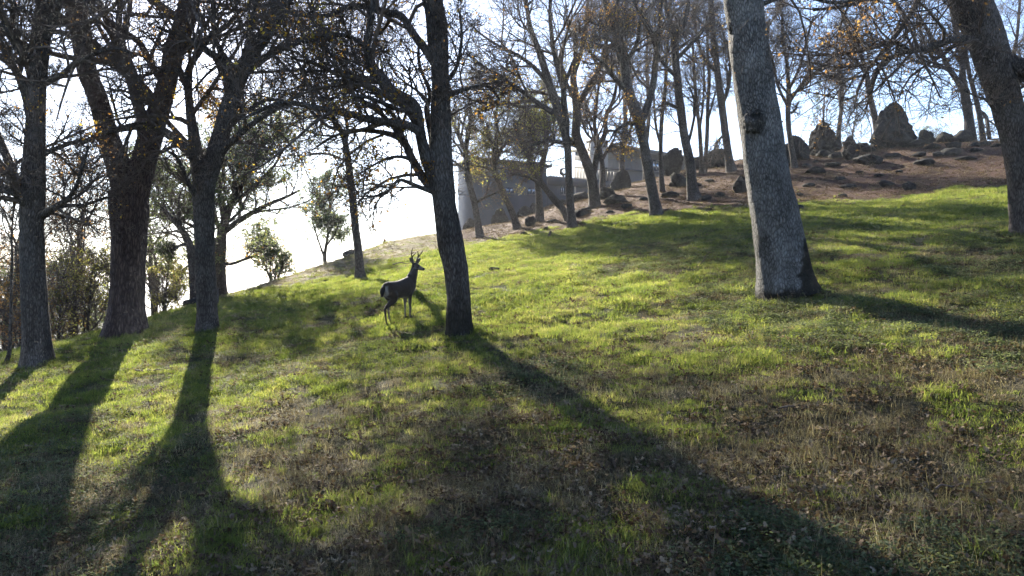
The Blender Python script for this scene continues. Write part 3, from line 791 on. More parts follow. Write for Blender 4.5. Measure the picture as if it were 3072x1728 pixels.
tree('oak_tree', 'dark slanting oak leaning left out of the same foot as the fan-shaped oak', OAK, (1700, 664),
     [(1706, 664, 22), (1690, 630, 20), (1662, 597, 20), (1640, 570, 19), (1622, 545, 18), (1600, 500, 17), (1580, 460, 15), (1560, 420, 11), (1540, 370, 8)],
     [([(1622, 550, 11), (1580, 530, 8), (1530, 520, 5)], -0.6), ([(1590, 480, 11), (1600, 420, 8), (1590, 360, 5)], 0.5)],
     seed=25, auto=5, auto_u=(0.5, 1.0), auto_len=(1.4, 2.2), leaf_n=2200, leaf_size=0.10, leaf_mat_=M_LEAF_YEL, leaf_patch=0.45, **MID)
tree('oak_tree', 'stout dark oak with a V fork standing among stones below the deck railing', OAK, (1785, 622),
     [(1785, 622, 38), (1782, 590, 32), (1775, 535, 31), (1762, 495, 30), (1745, 450, 28), (1728, 400, 26), (1730, 340, 24), (1726, 290, 22), (1720, 230, 20), (1735, 180, 17), (1755, 110, 14), (1760, 40, 11), (1770, -50, 9)],
     [([(1780, 520, 20), (1790, 470, 19), (1796, 440, 18), (1815, 400, 15), (1818, 350, 13), (1840, 300, 11), (1850, 250, 8)], 0.5),
      ([(1732, 320, 20), (1760, 270, 18), (1785, 232, 17), (1805, 180, 14), (1820, 120, 11), (1815, 50, 8)], -0.6),
      ([(1726, 300, 14), (1700, 250, 11), (1680, 190, 9), (1690, 120, 6)], 0.6), ([(1745, 450, 16), (1720, 430, 11), (1700, 400, 8)], 0.8)],
     seed=26, auto=5, auto_u=(0.7, 1.0), auto_len=(1.8, 3), leaf_n=900, leaf_size=0.09, leaf_patch=0.55, **MID)
tree('oak_tree', 'small forked oak with pale bark in front of the house tower', OAK, (1800, 590),
     [(1806, 590, 20), (1808, 540, 17), (1806, 490, 16), (1796, 440, 14), (1784, 380, 12), (1788, 320, 10), (1798, 250, 7)],
     [([(1806, 480, 12), (1830, 440, 10), (1860, 430, 8), (1890, 410, 5)], 0.4), ([(1796, 430, 10), (1760, 400, 8), (1740, 340, 6)], 0.6)],
     seed=27, auto=5, auto_u=(0.5, 1.0), auto_len=(1.5, 2.4), leaf_n=900, leaf_size=0.10, leaf_patch=0.5, **FAR)
tree('oak_tree', 'straight dark oak at the grass edge with a tangled leafy crown', OAK, (1968, 650),
     [(1970, 650, 42), (1962, 600, 32), (1950, 535, 31), (1942, 490, 30), (1934, 445, 29), (1924, 390, 32), (1912, 345, 38), (1890, 290, 32), (1878, 230, 28), (1872, 166, 26), (1855, 110, 24), (1840, 70, 20), (1820, 20, 17), (1800, -60, 13)],
     [([(1922, 370, 26), (1945, 310, 22), (1960, 250, 20), (1965, 190, 18), (1975, 120, 15), (1980, 40, 12), (1990, -60, 9)], 0.6),
      ([(1880, 270, 18), (1840, 230, 14), (1810, 190, 11), (1770, 160, 7)], -0.6), ([(1876, 190, 16), (1910, 130, 13), (1920, 60, 10), (1935, -20, 7)], -0.5),
      ([(1925, 380, 14), (1890, 370, 11), (1850, 390, 8), (1830, 420, 5)], -0.6), ([(1880, 160, 14), (1830, 120, 11), (1780, 110, 7)], 0.6)],
     seed=28, auto=7, auto_u=(0.6, 1.0), auto_len=(1.8, 3), leaf_n=3000, leaf_size=0.09, leaf_patch=0.5, leaf2=(3500, 0.09, M_LEAF_BROWN, 0.42), on_trunk=3, **MID)
tree('oak_tree', 'thin oak standing behind the straight dark oak, before the round-topped boulder', OAK, (1986, 575),
     [(1987, 575, 17), (1984, 520, 14), (1982, 440, 13), (1986, 350, 12), (1996, 260, 11), (2000, 180, 9), (2005, 80, 7)],
     [([(1983, 440, 9), (1968, 380, 8), (1962, 300, 6), (1965, 220, 4)], 0.4)],
     seed=29, auto=5, auto_u=(0.5, 1.0), auto_len=(1.6, 2.6), leaf_n=300, leaf_size=0.09, leaf_patch=0.55, **FAR)
tree('oak_tree', 'tall straight oak between the straight dark oak and the grey trunk, rooted in mulch', OAK, (2079, 597),
     [(2082, 597, 40), (2076, 560, 31), (2071, 498, 28), (2062, 450, 27), (2052, 400, 26), (2043, 333, 25), (2036, 280, 24), (2029, 207, 23), (2024, 150, 24), (2020, 100, 22), (2005, 50, 16), (1990, -20, 13), (1985, -100, 9)],
     [([(2024, 130, 20), (2045, 80, 17), (2060, 40, 14), (2070, -30, 11), (2090, -120, 8)], 0.5), ([(2060, 440, 11), (2075, 390, 9), (2085, 320, 8), (2070, 260, 5)], -0.5),
      ([(2030, 230, 14), (1990, 190, 11), (1960, 130, 8), (1950, 70, 5)], -0.6), ([(2028, 180, 14), (2075, 130, 11), (2110, 90, 8), (2130, 20, 5)], 0.5), ([(2040, 330, 10), (2005, 310, 8), (1975, 320, 5)], -0.6)],
     seed=30, auto=6, auto_u=(0.7, 1.0), auto_len=(1.8, 3), leaf_n=700, leaf_size=0.09, leaf_patch=0.55, on_trunk=3, **MID)
tree('oak_tree', 'thin forked oak in front of the house windows, beside the tall straight oak', OAK, (2102, 520),
     [(2104, 520, 14), (2104, 470, 13), (2098, 380, 12), (2090, 320, 11), (2085, 250, 10), (2080, 180, 8), (2078, 100, 6)],
     [([(2099, 390, 8), (2108, 320, 7), (2112, 240, 6), (2110, 160, 4)], 0.4)], seed=31, auto=4, auto_u=(0.5, 1.0), auto_len=(1.5, 2.4), leaf_n=200, leaf_size=0.09, leaf_patch=0.55, **FAR)
tree('oak_tree', 'slender straight oak right of the house window, thin as a pole', OAK, (2116, 520),
     [(2114, 520, 13), (2118, 460, 12), (2122, 380, 12), (2124, 300, 11), (2128, 230, 10), (2122, 150, 8), (2126, 60, 6)],
     [([(2122, 370, 7), (2140, 300, 6), (2160, 230, 4)], -0.4)], seed=32, auto=4, auto_u=(0.5, 1.0), auto_len=(1.5, 2.4), leaf_n=200, leaf_size=0.09, leaf_patch=0.55, **FAR)
tree('oak_tree', 'dark oak close to the left side of the grey trunk, upslope among boulders', OAK, (2190, 515),
     [(2194, 515, 32), (2186, 470, 24), (2178, 416, 23), (2170, 350, 22), (2162, 290, 22), (2154, 230, 20), (2145, 150, 18), (2135, 70, 15), (2128, -20, 11)],
     [([(2165, 320, 13), (2185, 260, 11), (2190, 190, 9), (2180, 120, 6)], 0.5), ([(2154, 220, 13), (2110, 170, 11), (2090, 100, 8), (2080, 20, 5)], -0.6), ([(2175, 400, 9), (2150, 430, 7), (2135, 480, 5)], -0.4)],
     seed=33, auto=6, auto_u=(0.6, 1.0), auto_len=(1.8, 3), leaf_n=350, leaf_size=0.09, leaf_patch=0.6, on_trunk=4, **MID)
tree('oak_tree', 'thin grey oak with wide bare crown, in front of the pointed boulder', OAK, (2380, 505),
     [(2384, 505, 20), (2374, 440, 16), (2366, 381, 15), (2364, 330, 15), (2366, 280, 14), (2362, 200, 11), (2350, 120, 9), (2346, 40, 7)],
     [([(2366, 310, 11), (2400, 260, 10), (2440, 220, 8), (2490, 200, 6)], 0.4), ([(2364, 320, 10), (2335, 260, 9), (2320, 190, 7), (2300, 120, 5)], -0.4),
      ([(2366, 270, 10), (2400, 200, 8), (2420, 120, 7), (2440, 50, 5)], 0.6), ([(2372, 340, 9), (2385, 330, 7), (2392, 312, 4)], -0.2), ([(2367, 290, 9), (2420, 250, 7), (2470, 190, 5)], -0.6)],
     seed=34, auto=7, auto_u=(0.5, 1.0), auto_len=(1.6, 2.8), leaf_n=200, leaf_size=0.09, leaf_patch=0.62, **MID)
tree('oak_tree', 'thin bare oak behind, beside the cone-shaped boulder, leaning left over it', OAK, (2634, 410),
     [(2634, 410, 22), (2624, 350, 18), (2610, 292, 17), (2604, 250, 16), (2598, 215, 15), (2584, 170, 12), (2560, 120, 10), (2540, 80, 8), (2520, 20, 6)],
     [([(2600, 225, 12), (2575, 190, 10), (2545, 165, 9), (2510, 145, 7), (2465, 128, 5)], -0.5), ([(2606, 270, 11), (2625, 220, 10), (2660, 170, 9), (2680, 110, 7), (2710, 40, 5)], 0.5),
      ([(2610, 300, 7), (2580, 310, 5), (2545, 330, 3)], -0.4), ([(2608, 290, 8), (2590, 350, 4), (2560, 370, 3)], -0.5)],
     seed=35, depth=53, auto=5, auto_u=(0.6, 1.0), auto_len=(1.6, 2.8), leaf_n=150, leaf_size=0.09, leaf_patch=0.62, **FAR)
tree('oak_tree', 'bare oak on the crest with a leaning left limb, right of the cone-shaped boulder', OAK, (2910, 412),
     [(2912, 412, 34), (2906, 350, 27), (2896, 290, 25), (2888, 230, 19), (2886, 180, 17), (2876, 120, 16), (2860, 60, 12), (2850, 0, 10), (2840, -80, 8)],
     [([(2894, 275, 18), (2870, 240, 16), (2850, 211, 15), (2825, 160, 13), (2800, 120, 12), (2770, 70, 10), (2738, 40, 7)], -0.5),
      ([(2845, 205, 9), (2800, 200, 7), (2750, 185, 6), (2700, 160, 4)], -0.6), ([(2885, 190, 9), (2850, 150, 7), (2800, 130, 6), (2740, 120, 4)], 0.5)],
     seed=36, depth=52, auto=6, auto_u=(0.55, 1.0), auto_len=(1.8, 3), leaf_n=150, leaf_size=0.09, leaf_patch=0.62, **MID)
tree('oak_tree', 'slim oak stem on the crest, nearest the dark oak on the right edge', OAK, (2948, 418),
     [(2950, 418, 17), (2942, 370, 15), (2932, 314, 14), (2915, 250, 13), (2904, 202, 12), (2898, 150, 10), (2890, 80, 8), (2880, 0, 6)],
     [([(2936, 330, 9), (2958, 350, 10), (2965, 390, 11), (2968, 418, 12)], 0.0), ([(2915, 250, 8), (2940, 200, 6), (2960, 140, 4)], 0.5)],
     seed=37, depth=52, auto=5, auto_u=(0.5, 1.0), auto_len=(1.6, 2.6), leaf_n=100, leaf_size=0.09, leaf_patch=0.62, **FAR)
tree('oak_tree', 'bare oak beyond the crest at the far right, seen past the bent trunk', OAK, (3040, 430),
     [(3040, 430, 20), (3035, 350, 18), (3048, 260, 15), (3040, 180, 12), (3052, 100, 9), (3060, 0, 7)], [([(3045, 270, 10), (3068, 200, 8), (3090, 120, 5)], 0.4)],
     seed=38, depth=58, auto=6, auto_u=(0.4, 1.0), auto_len=(1.8, 3), leaf_n=80, leaf_size=0.09, leaf_patch=0.62, **FAR)
# second row further back, filling the crowns over the house
for (px, Y, w, top, sd_, lab) in ((1870, 57, 16, 120, 61, 'slight oak behind the house deck, thin dark stem'), (1940, 58, 15, 90, 62, 'slight oak beside the upper house wing, its thin crown over the roof'),
                                  (2300, 60, 17, 60, 63, 'bare oak behind the grey trunk, only its crown showing'), (2520, 62, 14, 130, 64, 'faint bare oak beyond the pointed boulder')):
    b0 = hit(px, 0, Y); py0 = CY - (b0[2] - CAMZ) / Y * FPX
    tree('oak_tree', lab, OAK, (px, py0), [(px, py0, w + 6), (px - 4, py0 - 90, w), (px + 6, py0 - 190, w - 3), (px, top + 80, w - 6), (px + 8, top, w - 9)], [], seed=sd_, depth=Y,
         auto=8, auto_u=(0.4, 1.0), auto_len=(2.0, 3.4), leaf_n=260, leaf_size=0.1, leaf_patch=0.55, **FAR)

# --- slender tree left of the deer
tree('oak_tree', 'slender leaning oak alone on the open slope left of the deer', OAK, (1080, 838),
     [(1081, 838, 34), (1078, 800, 27), (1076, 764, 25), (1070, 710, 24), (1065, 670, 23), (1060, 620, 22), (1056, 580, 22), (1050, 530, 21), (1044, 476, 20), (1032, 414, 18), (1014, 375, 15), (995, 340, 12), (980, 290, 10), (975, 230, 8)],
     [([(1038, 430, 12), (1042, 380, 11), (1030, 320, 9), (1036, 250, 7), (1030, 180, 5)], 0.5), ([(1046, 490, 9), (1010, 470, 7), (960, 460, 6), (900, 470, 4)], -0.6),
      ([(1056, 575, 6), (1030, 560, 5), (990, 565, 3)], -0.4), ([(1010, 370, 9), (970, 350, 8), (930, 350, 6), (880, 370, 4)], -0.6)],
     seed=40, extra_top=4.5, auto=18, auto_u=(0.5, 1.0), auto_len=(3.0, 5.4), auto_ang=(35, 85), auto_up=0.12, leaf_n=900, leaf_size=0.09, leaf_mat_=M_LEAF_GOLD, leaf_patch=0.55, nb=(6, 6, 6, 2), segs=(6, 5, 4), sides=14, ring=0.14, limb_sides=7, rmin=0.0046)

# --- leafy trees at the left beyond the crest
LEAFY = dict(nb=(7, 6, 4, 2), segs=(6, 5, 3), sides=14, ring=0.16, limb_sides=7, rmin=0.006)
tree('oak_tree', 'spreading evergreen oak with a broad grey-green crown behind the oak next to the forked pine', OAK, (668, 915),
     [(668, 915, 44), (664, 860, 32), (660, 790, 32), (662, 740, 34), (668, 690, 28), (690, 620, 22), (720, 560, 18), (760, 500, 14), (790, 450, 9)],
     [([(660, 760, 22), (625, 700, 19), (585, 650, 17), (540, 610, 14), (500, 570, 10), (470, 520, 7)], -0.8), ([(666, 700, 20), (720, 660, 17), (790, 620, 13), (860, 590, 9), (900, 570, 6)], 0.6),
      ([(680, 640, 16), (660, 580, 13), (670, 510, 10), (680, 440, 7)], 0.8), ([(664, 790, 12), (700, 790, 10), (760, 770, 8), (810, 780, 5)], -0.6), ([(690, 620, 14), (760, 560, 11), (820, 500, 8), (850, 450, 5)], -0.8), ([(650, 800, 10), (610, 780, 8), (560, 800, 5), (520, 850, 3)], -0.9)],
     seed=41, depth=36, auto=15, auto_u=(0.42, 1.0), auto_len=(2.4, 3.6), leaf_n=20000, leaf_size=0.11, leaf_mat_=M_LEAF_LIVE, leaf_patch=0.33, leaf2=(1500, 0.1, M_LEAF_GOLD, 0.5), **LEAFY)
tree('oak_tree', 'dark double-stemmed oak half hidden behind the oak next to the forked pine', OAK, (586, 930),
     [(586, 930, 34), (584, 860, 30), (580, 800, 30), (570, 740, 24), (545, 690, 18), (510, 650, 14), (470, 610, 9)],
     [([(580, 800, 18), (610, 740, 14), (620, 680, 11), (640, 620, 7)], 0.6), ([(565, 730, 12), (530, 740, 9), (490, 760, 6)], -0.8)],
     seed=42, depth=33, auto=6, auto_u=(0.5, 1.0), auto_len=(1.8, 2.8), leaf_n=9000, leaf_size=0.12, leaf_mat_=M_LEAF_LIVE, leaf_patch=0.42, **LEAFY)
tree('young_tree', 'small upright grey-green tree alone on the crest against the bright sky', 'tree', (983, 823),
     [(983, 823, 15), (979, 800, 11), (974, 775, 11), (978, 740, 9), (984, 700, 8), (986, 650, 6), (990, 600, 4)],
     [([(974, 775, 8), (958, 730, 6), (945, 690, 5), (935, 650, 3)], 0.3), ([(978, 740, 6), (1005, 700, 5), (1020, 660, 3)], -0.4)],
     seed=43, depth=44, auto=9, auto_u=(0.25, 1.0), auto_len=(1.5, 2.5), auto_ang=(25, 55), leaf_n=9500, leaf_size=0.11, leaf_mat_=M_LEAF_PALE, leaf_patch=0.38, leaf2=(160, 0.1, M_LEAF_GOLD, 0.7), nb=(6, 5, 4, 2), segs=(5, 4, 3), sides=10, ring=0.2, limb_sides=6, rmin=0.006)
tree('young_tree', 'small round sapling tree with several thin stems, low on the crest', 'tree', (818, 868),
     [(818, 868, 10), (812, 840, 8), (800, 810, 6), (790, 780, 4)], [([(838, 862, 9), (834, 835, 7), (845, 800, 6), (860, 765, 4)], 0.2), ([(818, 864, 8), (826, 830, 6), (828, 780, 4)], 0.4)],
     seed=44, depth=40, auto=7, auto_u=(0.3, 1.0), auto_len=(1.4, 2.3), auto_ang=(25, 60), leaf_n=6500, leaf_size=0.105, leaf_mat_=M_LEAF_PALE, leaf_patch=0.4, leaf2=(500, 0.09, M_LEAF_GOLD, 0.55), nb=(6, 5, 4, 2), segs=(5, 4, 3), sides=9, ring=0.2, limb_sides=6, rmin=0.006)

# --- far left: brushy trees below the crest and a thin sapling
def lowtree(px, Y, lab, seed, h, w, leaf_n, lm, patch=0.4, lean=0, size=0.1, nb=(7, 6, 5, 2), auto=9, leaf2=None, cat='tree', name='brushy_tree', au=(0.25, 1.0)):
    b0 = hit(px, 0, Y); py0 = CY - (b0[2] - CAMZ) / Y * FPX; k = FPX / Y
    return tree(name, lab, cat, (px, py0), [(px, py0, w), (px + lean * 0.2 * k, py0 - 0.3 * h * k, w * 0.8), (px + lean * 0.6 * k, py0 - 0.65 * h * k, w * 0.55), (px + lean * k, py0 - h * k, w * 0.25)], [],
                seed=seed, depth=Y, auto=auto, auto_u=au, auto_len=(h * 0.35, h * 0.6), auto_ang=(30, 75), leaf_n=leaf_n, leaf_size=size, leaf_mat_=lm, leaf_patch=patch,
                leaf2=leaf2, nb=nb, segs=(5, 4, 3), sides=10, ring=0.2, limb_sides=6, rmin=0.006)
lowtree(215, 33, 'tangled bare brown oak between the left oak and the forked pine', 45, 7.0, 30, 2500, M_LEAF_BROWN, 0.42, 0.5)
lowtree(20, 31, 'leaning bare oak beyond the crest at the left picture edge', 46, 6.5, 34, 2500, M_LEAF_BROWN, 0.4, 0.8)
lowtree(470, 39, 'dim brushy oak seen between the forked pine and the next oak', 47, 6.5, 26, 4500, M_LEAF_LIVE, 0.4, -0.4)
lowtree(120, 46, 'far olive oak low behind the left oak', 48, 8.5, 30, 7000, M_LEAF_LIVE, 0.36, 0.3, 0.12)
lowtree(300, 50, 'far olive oak low behind the forked pine', 49, 8.0, 30, 7000, M_LEAF_LIVE, 0.36, -0.3, 0.12)
lowtree(-130, 38, 'brushy oak cut off by the left picture edge', 50, 7.5, 30, 4000, M_LEAF_BROWN, 0.4, 0.3)
for (px, Y, h, lm, lab, sd_) in ((60, 27, 2.6, M_LEAF_BROWN, 'brown brush under the bare oak at the left picture edge', 71), (175, 29, 2.7, M_LEAF_YEL, 'yellowish shrub right beside the foot of the left oak', 72),
                                 (262, 30, 2.6, M_LEAF_YEL, 'yellow-green shrub against the left side of the forked pine', 73), (225, 36, 3.4, M_LEAF_LIVE, 'dull green shrub behind the yellow-green shrub', 74),
                                 (5, 30, 3.0, M_LEAF_LIVE, 'green shrub touching the left picture edge', 75), (490, 33, 2.0, M_LEAF_YEL, 'low olive shrub just right of the forked pine', 76), (130, 34, 3.4, M_LEAF_BROWN, 'brown thicket showing just left of the left oak', 77)):
    lowtree(px, Y, lab, sd_, h * 1.15, 10, 2400, lm, 0.3, 0.2, 0.09, (5, 5, 4, 2), 11, None, 'shrub', 'shrub', (0.02, 0.9))
tree('sapling', 'thin bare sapling stem curving up at the far left', 'sapling', (20, 1092),
     [(18, 1092, 13), (28, 1060, 11), (32, 980, 9), (34, 880, 8), (36, 780, 7), (36, 700, 5), (40, 640, 4)], [], seed=51, auto=4, auto_u=(0.75, 1.0), auto_len=(0.6, 1.2), nb=(4, 3, 3, 2), segs=(4, 3, 3), sides=8, ring=0.12, limb_sides=5)

# --- grey pine far behind the boulders
def grey_pine(px, Y, h, lab, seed, lean):
    rng = np.random.default_rng(seed)
    b0 = hit(px, 0, Y); e = tag(empty('grey_pine', tuple(b0)), lab, 'pine tree')
    tp = np.array([[b0[0], Y, b0[2] - 0.3, 0.17], [b0[0] + lean * 0.3, Y, b0[2] + h * 0.4, 0.13], [b0[0] + lean * 0.7, Y, b0[2] + h * 0.75, 0.08], [b0[0] + lean, Y, b0[2] + h, 0.03]])
    trunk_mesh('trunk', tp, 10, 0.3, M_PINE, e, b0, seed, 0.1)
    tr = resample(tp, 14)
    P1, R1 = grow(rng, tr[None, :, :3], tr[None, :, 3], 26, 0.3, 1.0, 0, 0, (50, 85), 0.4, 7, 0.12, 0.25, 0.015, lens=(1.2, 2.6))
    P2, R2 = grow(rng, P1, R1, 6, 0.4, 1.0, 0.35, 0.3, (30, 60), 0.6, 4, 0.15, 0.2, 0.008)
    mb = MB()
    for (P, R, s) in ((P1, R1, 5), (P2, R2, 4)):
        V, Q = tubes(P, R, s); mb.add(V - b0, Q)
    mb.build('branches', M_TWIG, e)
    tips = np.concatenate([P2[:, -1], P2[:, -2], P1[:, -1]])
    k = 26; c = np.repeat(tips, k, 0); d = norm(rng.normal(size=c.shape) + np.array([0, 0, 0.35])); L = (0.16 + 0.14 * rng.random(len(c)))[:, None]
    s = norm(np.cross(d, rng.normal(size=c.shape))) * 0.006
    V = np.stack([c - s, c + s, c + d * L], 1).reshape(-1, 3); T = np.arange(len(V)).reshape(-1, 3)
    obj('needles', mesh_from('needles', V - b0, None, T, {'rnd': np.repeat(rng.random(len(c)), 3)}, False), M_NEEDLE, e)
grey_pine(2465, 68, 9.2, 'pale wispy pine behind the pointed boulder', 81, 0.3)
grey_pine(2530, 74, 9.0, 'pale wispy pine leaning right, beyond the pointed boulder', 82, 1.4)
lowtree(2780, 70, 'distant grey-green oak crown showing over the rock row', 83, 4.4, 16, 2200, M_LEAF_PALE, 0.4, 0.2, 0.1)
lowtree(2850, 74, 'distant small oak crown just left of the crest oak', 84, 3.8, 14, 1800, M_LEAF_PALE, 0.4, 0.2, 0.1)

# ---------------------------------------------------------------- rocks
_ico = {}
def ico(sub):
    if sub not in _ico:
        bm = bmesh.new(); bmesh.ops.create_icosphere(bm, subdivisions=sub, radius=1.0)
        _ico[sub] = (np.array([v.co[:] for v in bm.verts]), np.array([[v.index for v in f.verts] for f in bm.faces])); bm.free()
    return _ico[sub]

def rock(name, label, cat, px, py, w, h, seed, depth=None, sub=4, peak=0.0, dark=0.0, group=None, thick=0.8, skew=0.0, sink=0.25, boxy=0.0):
    """a boulder whose foot is seen at (px,py), w and h its size in picture pixels"""
    b = hit(px, py, depth); k = b[1] / FPX
    V, F = ico(sub); V = V.copy()
    if boxy: V = V / np.maximum(np.abs(V).max(1, keepdims=True) ** boxy, 1e-6)
    d = 1 + (fbm(V * 1.5 + seed * 3.1, seed, 3) - 0.5) * 1.0 + (np.abs(fbm(V * 3.0 + seed, seed + 3, 4) - 0.5) * -1.1 + 0.14) + (fbm(V * 8 + seed, seed + 6, 3) - 0.5) * 0.26
    V = V * d[:, None]
    # flat facets cut by planes
    rng = np.random.default_rng(seed)
    for _ in range(4 if peak > 0.4 else 10):
        n = norm(rng.normal(size=3) * np.array([1, 1, 0.15 if peak > 0.4 else 1.0])); c = (0.85 if peak > 0.4 else 0.60) + 0.3 * rng.random(); s = V @ n
        V = V - np.maximum(s - c, 0)[:, None] * n * 0.8
    V = V / np.array([np.ptp(V[:, 0]) / 2, np.ptp(V[:, 1]) / 2, np.ptp(V[:, 2]) / 2])
    t = (V[:, 2] + 1) / 2
    V[:, 2] = t
    if peak:
        s = 1 - peak * np.clip(t, 0, 1) ** 1.25
        if peak > 0.4:      # a blunt cone, widest at the foot
            s = np.minimum(np.clip(1.01 - t ** 1.75, 0.0, 1) ** 0.72 / np.maximum(np.sqrt(np.clip(1 - (2 * t - 1) ** 2, 0, 1)), 0.12), 2.2)
        V[:, 0] *= s; V[:, 1] *= s
    V[:, 0] += skew * t
    w, h = w * 0.9, h * 0.9
    wx = w * k / 2; hz = h * k
    V = V * np.array([wx, wx * thick, hz * (1 + sink)]) - np.array([0, 0, hz * sink])
    o = obj(name, mesh_from(name, V, None, F), M_ROCK, None, tuple(b + np.array([0, wx * thick * 0.3, 0])))
    tag(o, label, cat, group); return o

RB = 'boulder'
rock('boulder', 'tall cone-shaped boulder on the skyline', RB, 2692, 440, 176, 152, 41, 48, 5, 0.44, thick=0.8, skew=-0.05)
rock('boulder', 'pointed boulder left of the tall cone-shaped one', RB, 2476, 462, 134, 122, 42, 48, 5, 0.46, thick=0.8)
rock('boulder', 'rounded boulder between the thin grey oak and the pointed boulder', RB, 2398, 480, 90, 84, 3, 47, 5, 0.3)
rock('boulder', 'wide dark boulder just right of the grey trunk, behind the thin grey oak', RB, 2345, 488, 90, 76, 4, 46, 5, 0.15)
rock('boulder', 'low round boulder at the right foot of the tall cone-shaped one', RB, 2780, 437, 62, 48, 5, 49, 4, 0.2)
rock('boulder', 'low flat-topped boulder in the middle of the skyline rock row', RB, 2838, 434, 70, 42, 6, 49.5, 4, 0.15)
rock('boulder', 'squat boulder at the foot of the crest oak, end of the rock row', RB, 2890, 436, 84, 42, 7, 48.5, 4, 0.2)
rock('boulder', 'small square rock leaning on the right of the pointed boulder', RB, 2550, 450, 52, 46, 8, 48, 4, 0.1)
rock('boulder', 'low rock slab between the pointed and the cone-shaped boulders', RB, 2590, 446, 60, 28, 9, 48, 4, 0.1)
rock('boulder', 'dark round-topped boulder in front of the house windows', RB, 2018, 524, 78, 94, 10, 50, 5, 0.2, boxy=0.4)
rock('boulder', 'jumbled dark boulder right of the round-topped one', RB, 2095, 525, 100, 52, 11, 51, 5, 0.35)
rock('boulder', 'dark boulder against the left side of the grey trunk, upslope', RB, 2160, 525, 100, 64, 12, 50, 5, 0.3)
rock('boulder', 'blocky boulder low beside the grey trunk at the mulch edge', RB, 2228, 575, 70, 58, 13, None, 4, 0.15)
rock('boulder', 'dark humped boulder behind the tall straight oak', RB, 2040, 560, 60, 46, 14, None, 4, 0.2)
rock('boulder', 'mossy boulder below the deck corner of the house', RB, 1868, 580, 80, 66, 15, 49, 4, 0.25)
rock('boulder', 'low pale-edged boulder in front of the mossy boulder', RB, 1822, 596, 66, 38, 16, None, 4, 0.2)
rock('boulder', 'slanting grey boulder against the dark house wall, left of the leaning leafy oak', RB, 1498, 694, 72, 52, 17, 48, 4, 0.35, skew=0.25)
rock('boulder', 'slanting grey boulder behind the leaning leafy oak', RB, 1572, 668, 62, 44, 18, 48.5, 4, 0.35, skew=0.3)
rock('boulder', 'grey boulder between the two leafy oaks, highest by the wall', RB, 1598, 645, 56, 44, 19, 50, 4, 0.3, skew=0.2)
rock('boulder', 'dark boulder at the foot of the upright reddish-trunked oak', RB, 1592, 680, 46, 34, 20, None, 4, 0.2)
rock('boulder', 'grey boulder left of the slim crooked oak, at the house corner', RB, 1408, 712, 48, 40, 21, 47, 4, 0.25)
rock('boulder', 'grey boulder beside the stout dark oak, below the wall', RB, 1745, 612, 80, 38, 22, 48, 4, 0.25)
rock('boulder', 'flat dark boulder to the right of the stout dark oak', RB, 1850, 612, 84, 30, 23, None, 4, 0.15)
rock('boulder', 'broad flat outcrop in the middle of the mulch slope', RB, 2610, 492, 110, 40, 24, None, 5, 0.2, thick=0.9)
rock('boulder', 'bumpy outcrop just left above the broad flat one', RB, 2560, 478, 66, 42, 25, None, 4, 0.2)
rock('boulder', 'dark wedge of rock alone near the grass edge', RB, 2734, 572, 54, 32, 26, None, 4, 0.3)
rock('boulder', 'long low outcrop right of the broad flat one', RB, 2780, 495, 70, 24, 27, None, 4, 0.15)
rock('boulder', 'small rock in the grass at the right side of the grey trunk', 'rock', 2395, 628, 36, 18, 28, None, 3, 0.1)
rock('boulder', 'mossy rock alone in the grass right of the oak beside the deer', 'rock', 1482, 815, 38, 17, 29, None, 3, 0.1)
rock('boulder', 'upright block of stone on the bare crest, far left of the oak beside the deer', RB, 1160, 748, 28, 24, 30, 47.5, 4, 0.05, boxy=0.7)
rock('boulder', 'low slab beside the upright block on the crest', RB, 1140, 752, 26, 9, 31, 47.0, 3, 0.1)
rock('boulder', 'long leaning slab left of the slender leaning oak', RB, 1046, 806, 62, 30, 32, 42, 4, 0.1, skew=0.5, boxy=0.5)
rock('boulder', 'low flat stone on the crest left of the small upright tree', RB, 955, 832, 30, 12, 33, 43, 3, 0.1)
rock('boulder', 'dark rock mound behind the oak next to the forked pine', RB, 575, 935, 90, 34, 34, 31.5, 4, 0.2, skew=0.4)
_rng = np.random.default_rng(5)
_small = [(2450, 520), (2520, 540), (2580, 520), (2640, 530), (2700, 520), (2760, 470), (2820, 470), (2860, 465), (2930, 455), (2500, 500), (2430, 560), (2550, 565), (2660, 560), (2990, 440), (2900, 480), (2680, 470),
          (2090, 560), (2130, 545), (2010, 590), (1930, 600), (1880, 625), (1830, 640), (1740, 650), (1660, 668), (1640, 690), (1570, 705), (2160, 590), (2120, 600), (1700, 640), (2480, 470), (2610, 455), (2530, 590), (2400, 590), (1690, 612), (2030, 560), (1760, 636), (2575, 448), (2640, 446), (2745, 444), (2800, 446), (2865, 444), (2925, 440), (2960, 436), (2420, 500), (2450, 488), (2510, 476)]
for i, (px, py) in enumerate(_small):
    s = 18 + 34 * _rng.random() ** 1.5
    lab, grp = (('small dark stone half buried in the open mulch below the skyline boulders', 'stones below the skyline boulders') if px > 2380 else
                ('small stone in the mulch among the trunks just left of the grey trunk', 'stones left of the grey trunk') if px > 1900 else
                ('small stone in the mulch among the trees in front of the house deck', 'stones in front of the house'))
    rock('stone', lab, 'stone', px, py, s * 1.5, s * (0.35 + 0.3 * _rng.random()), 100 + i, None, 3, 0.15, group=grp)

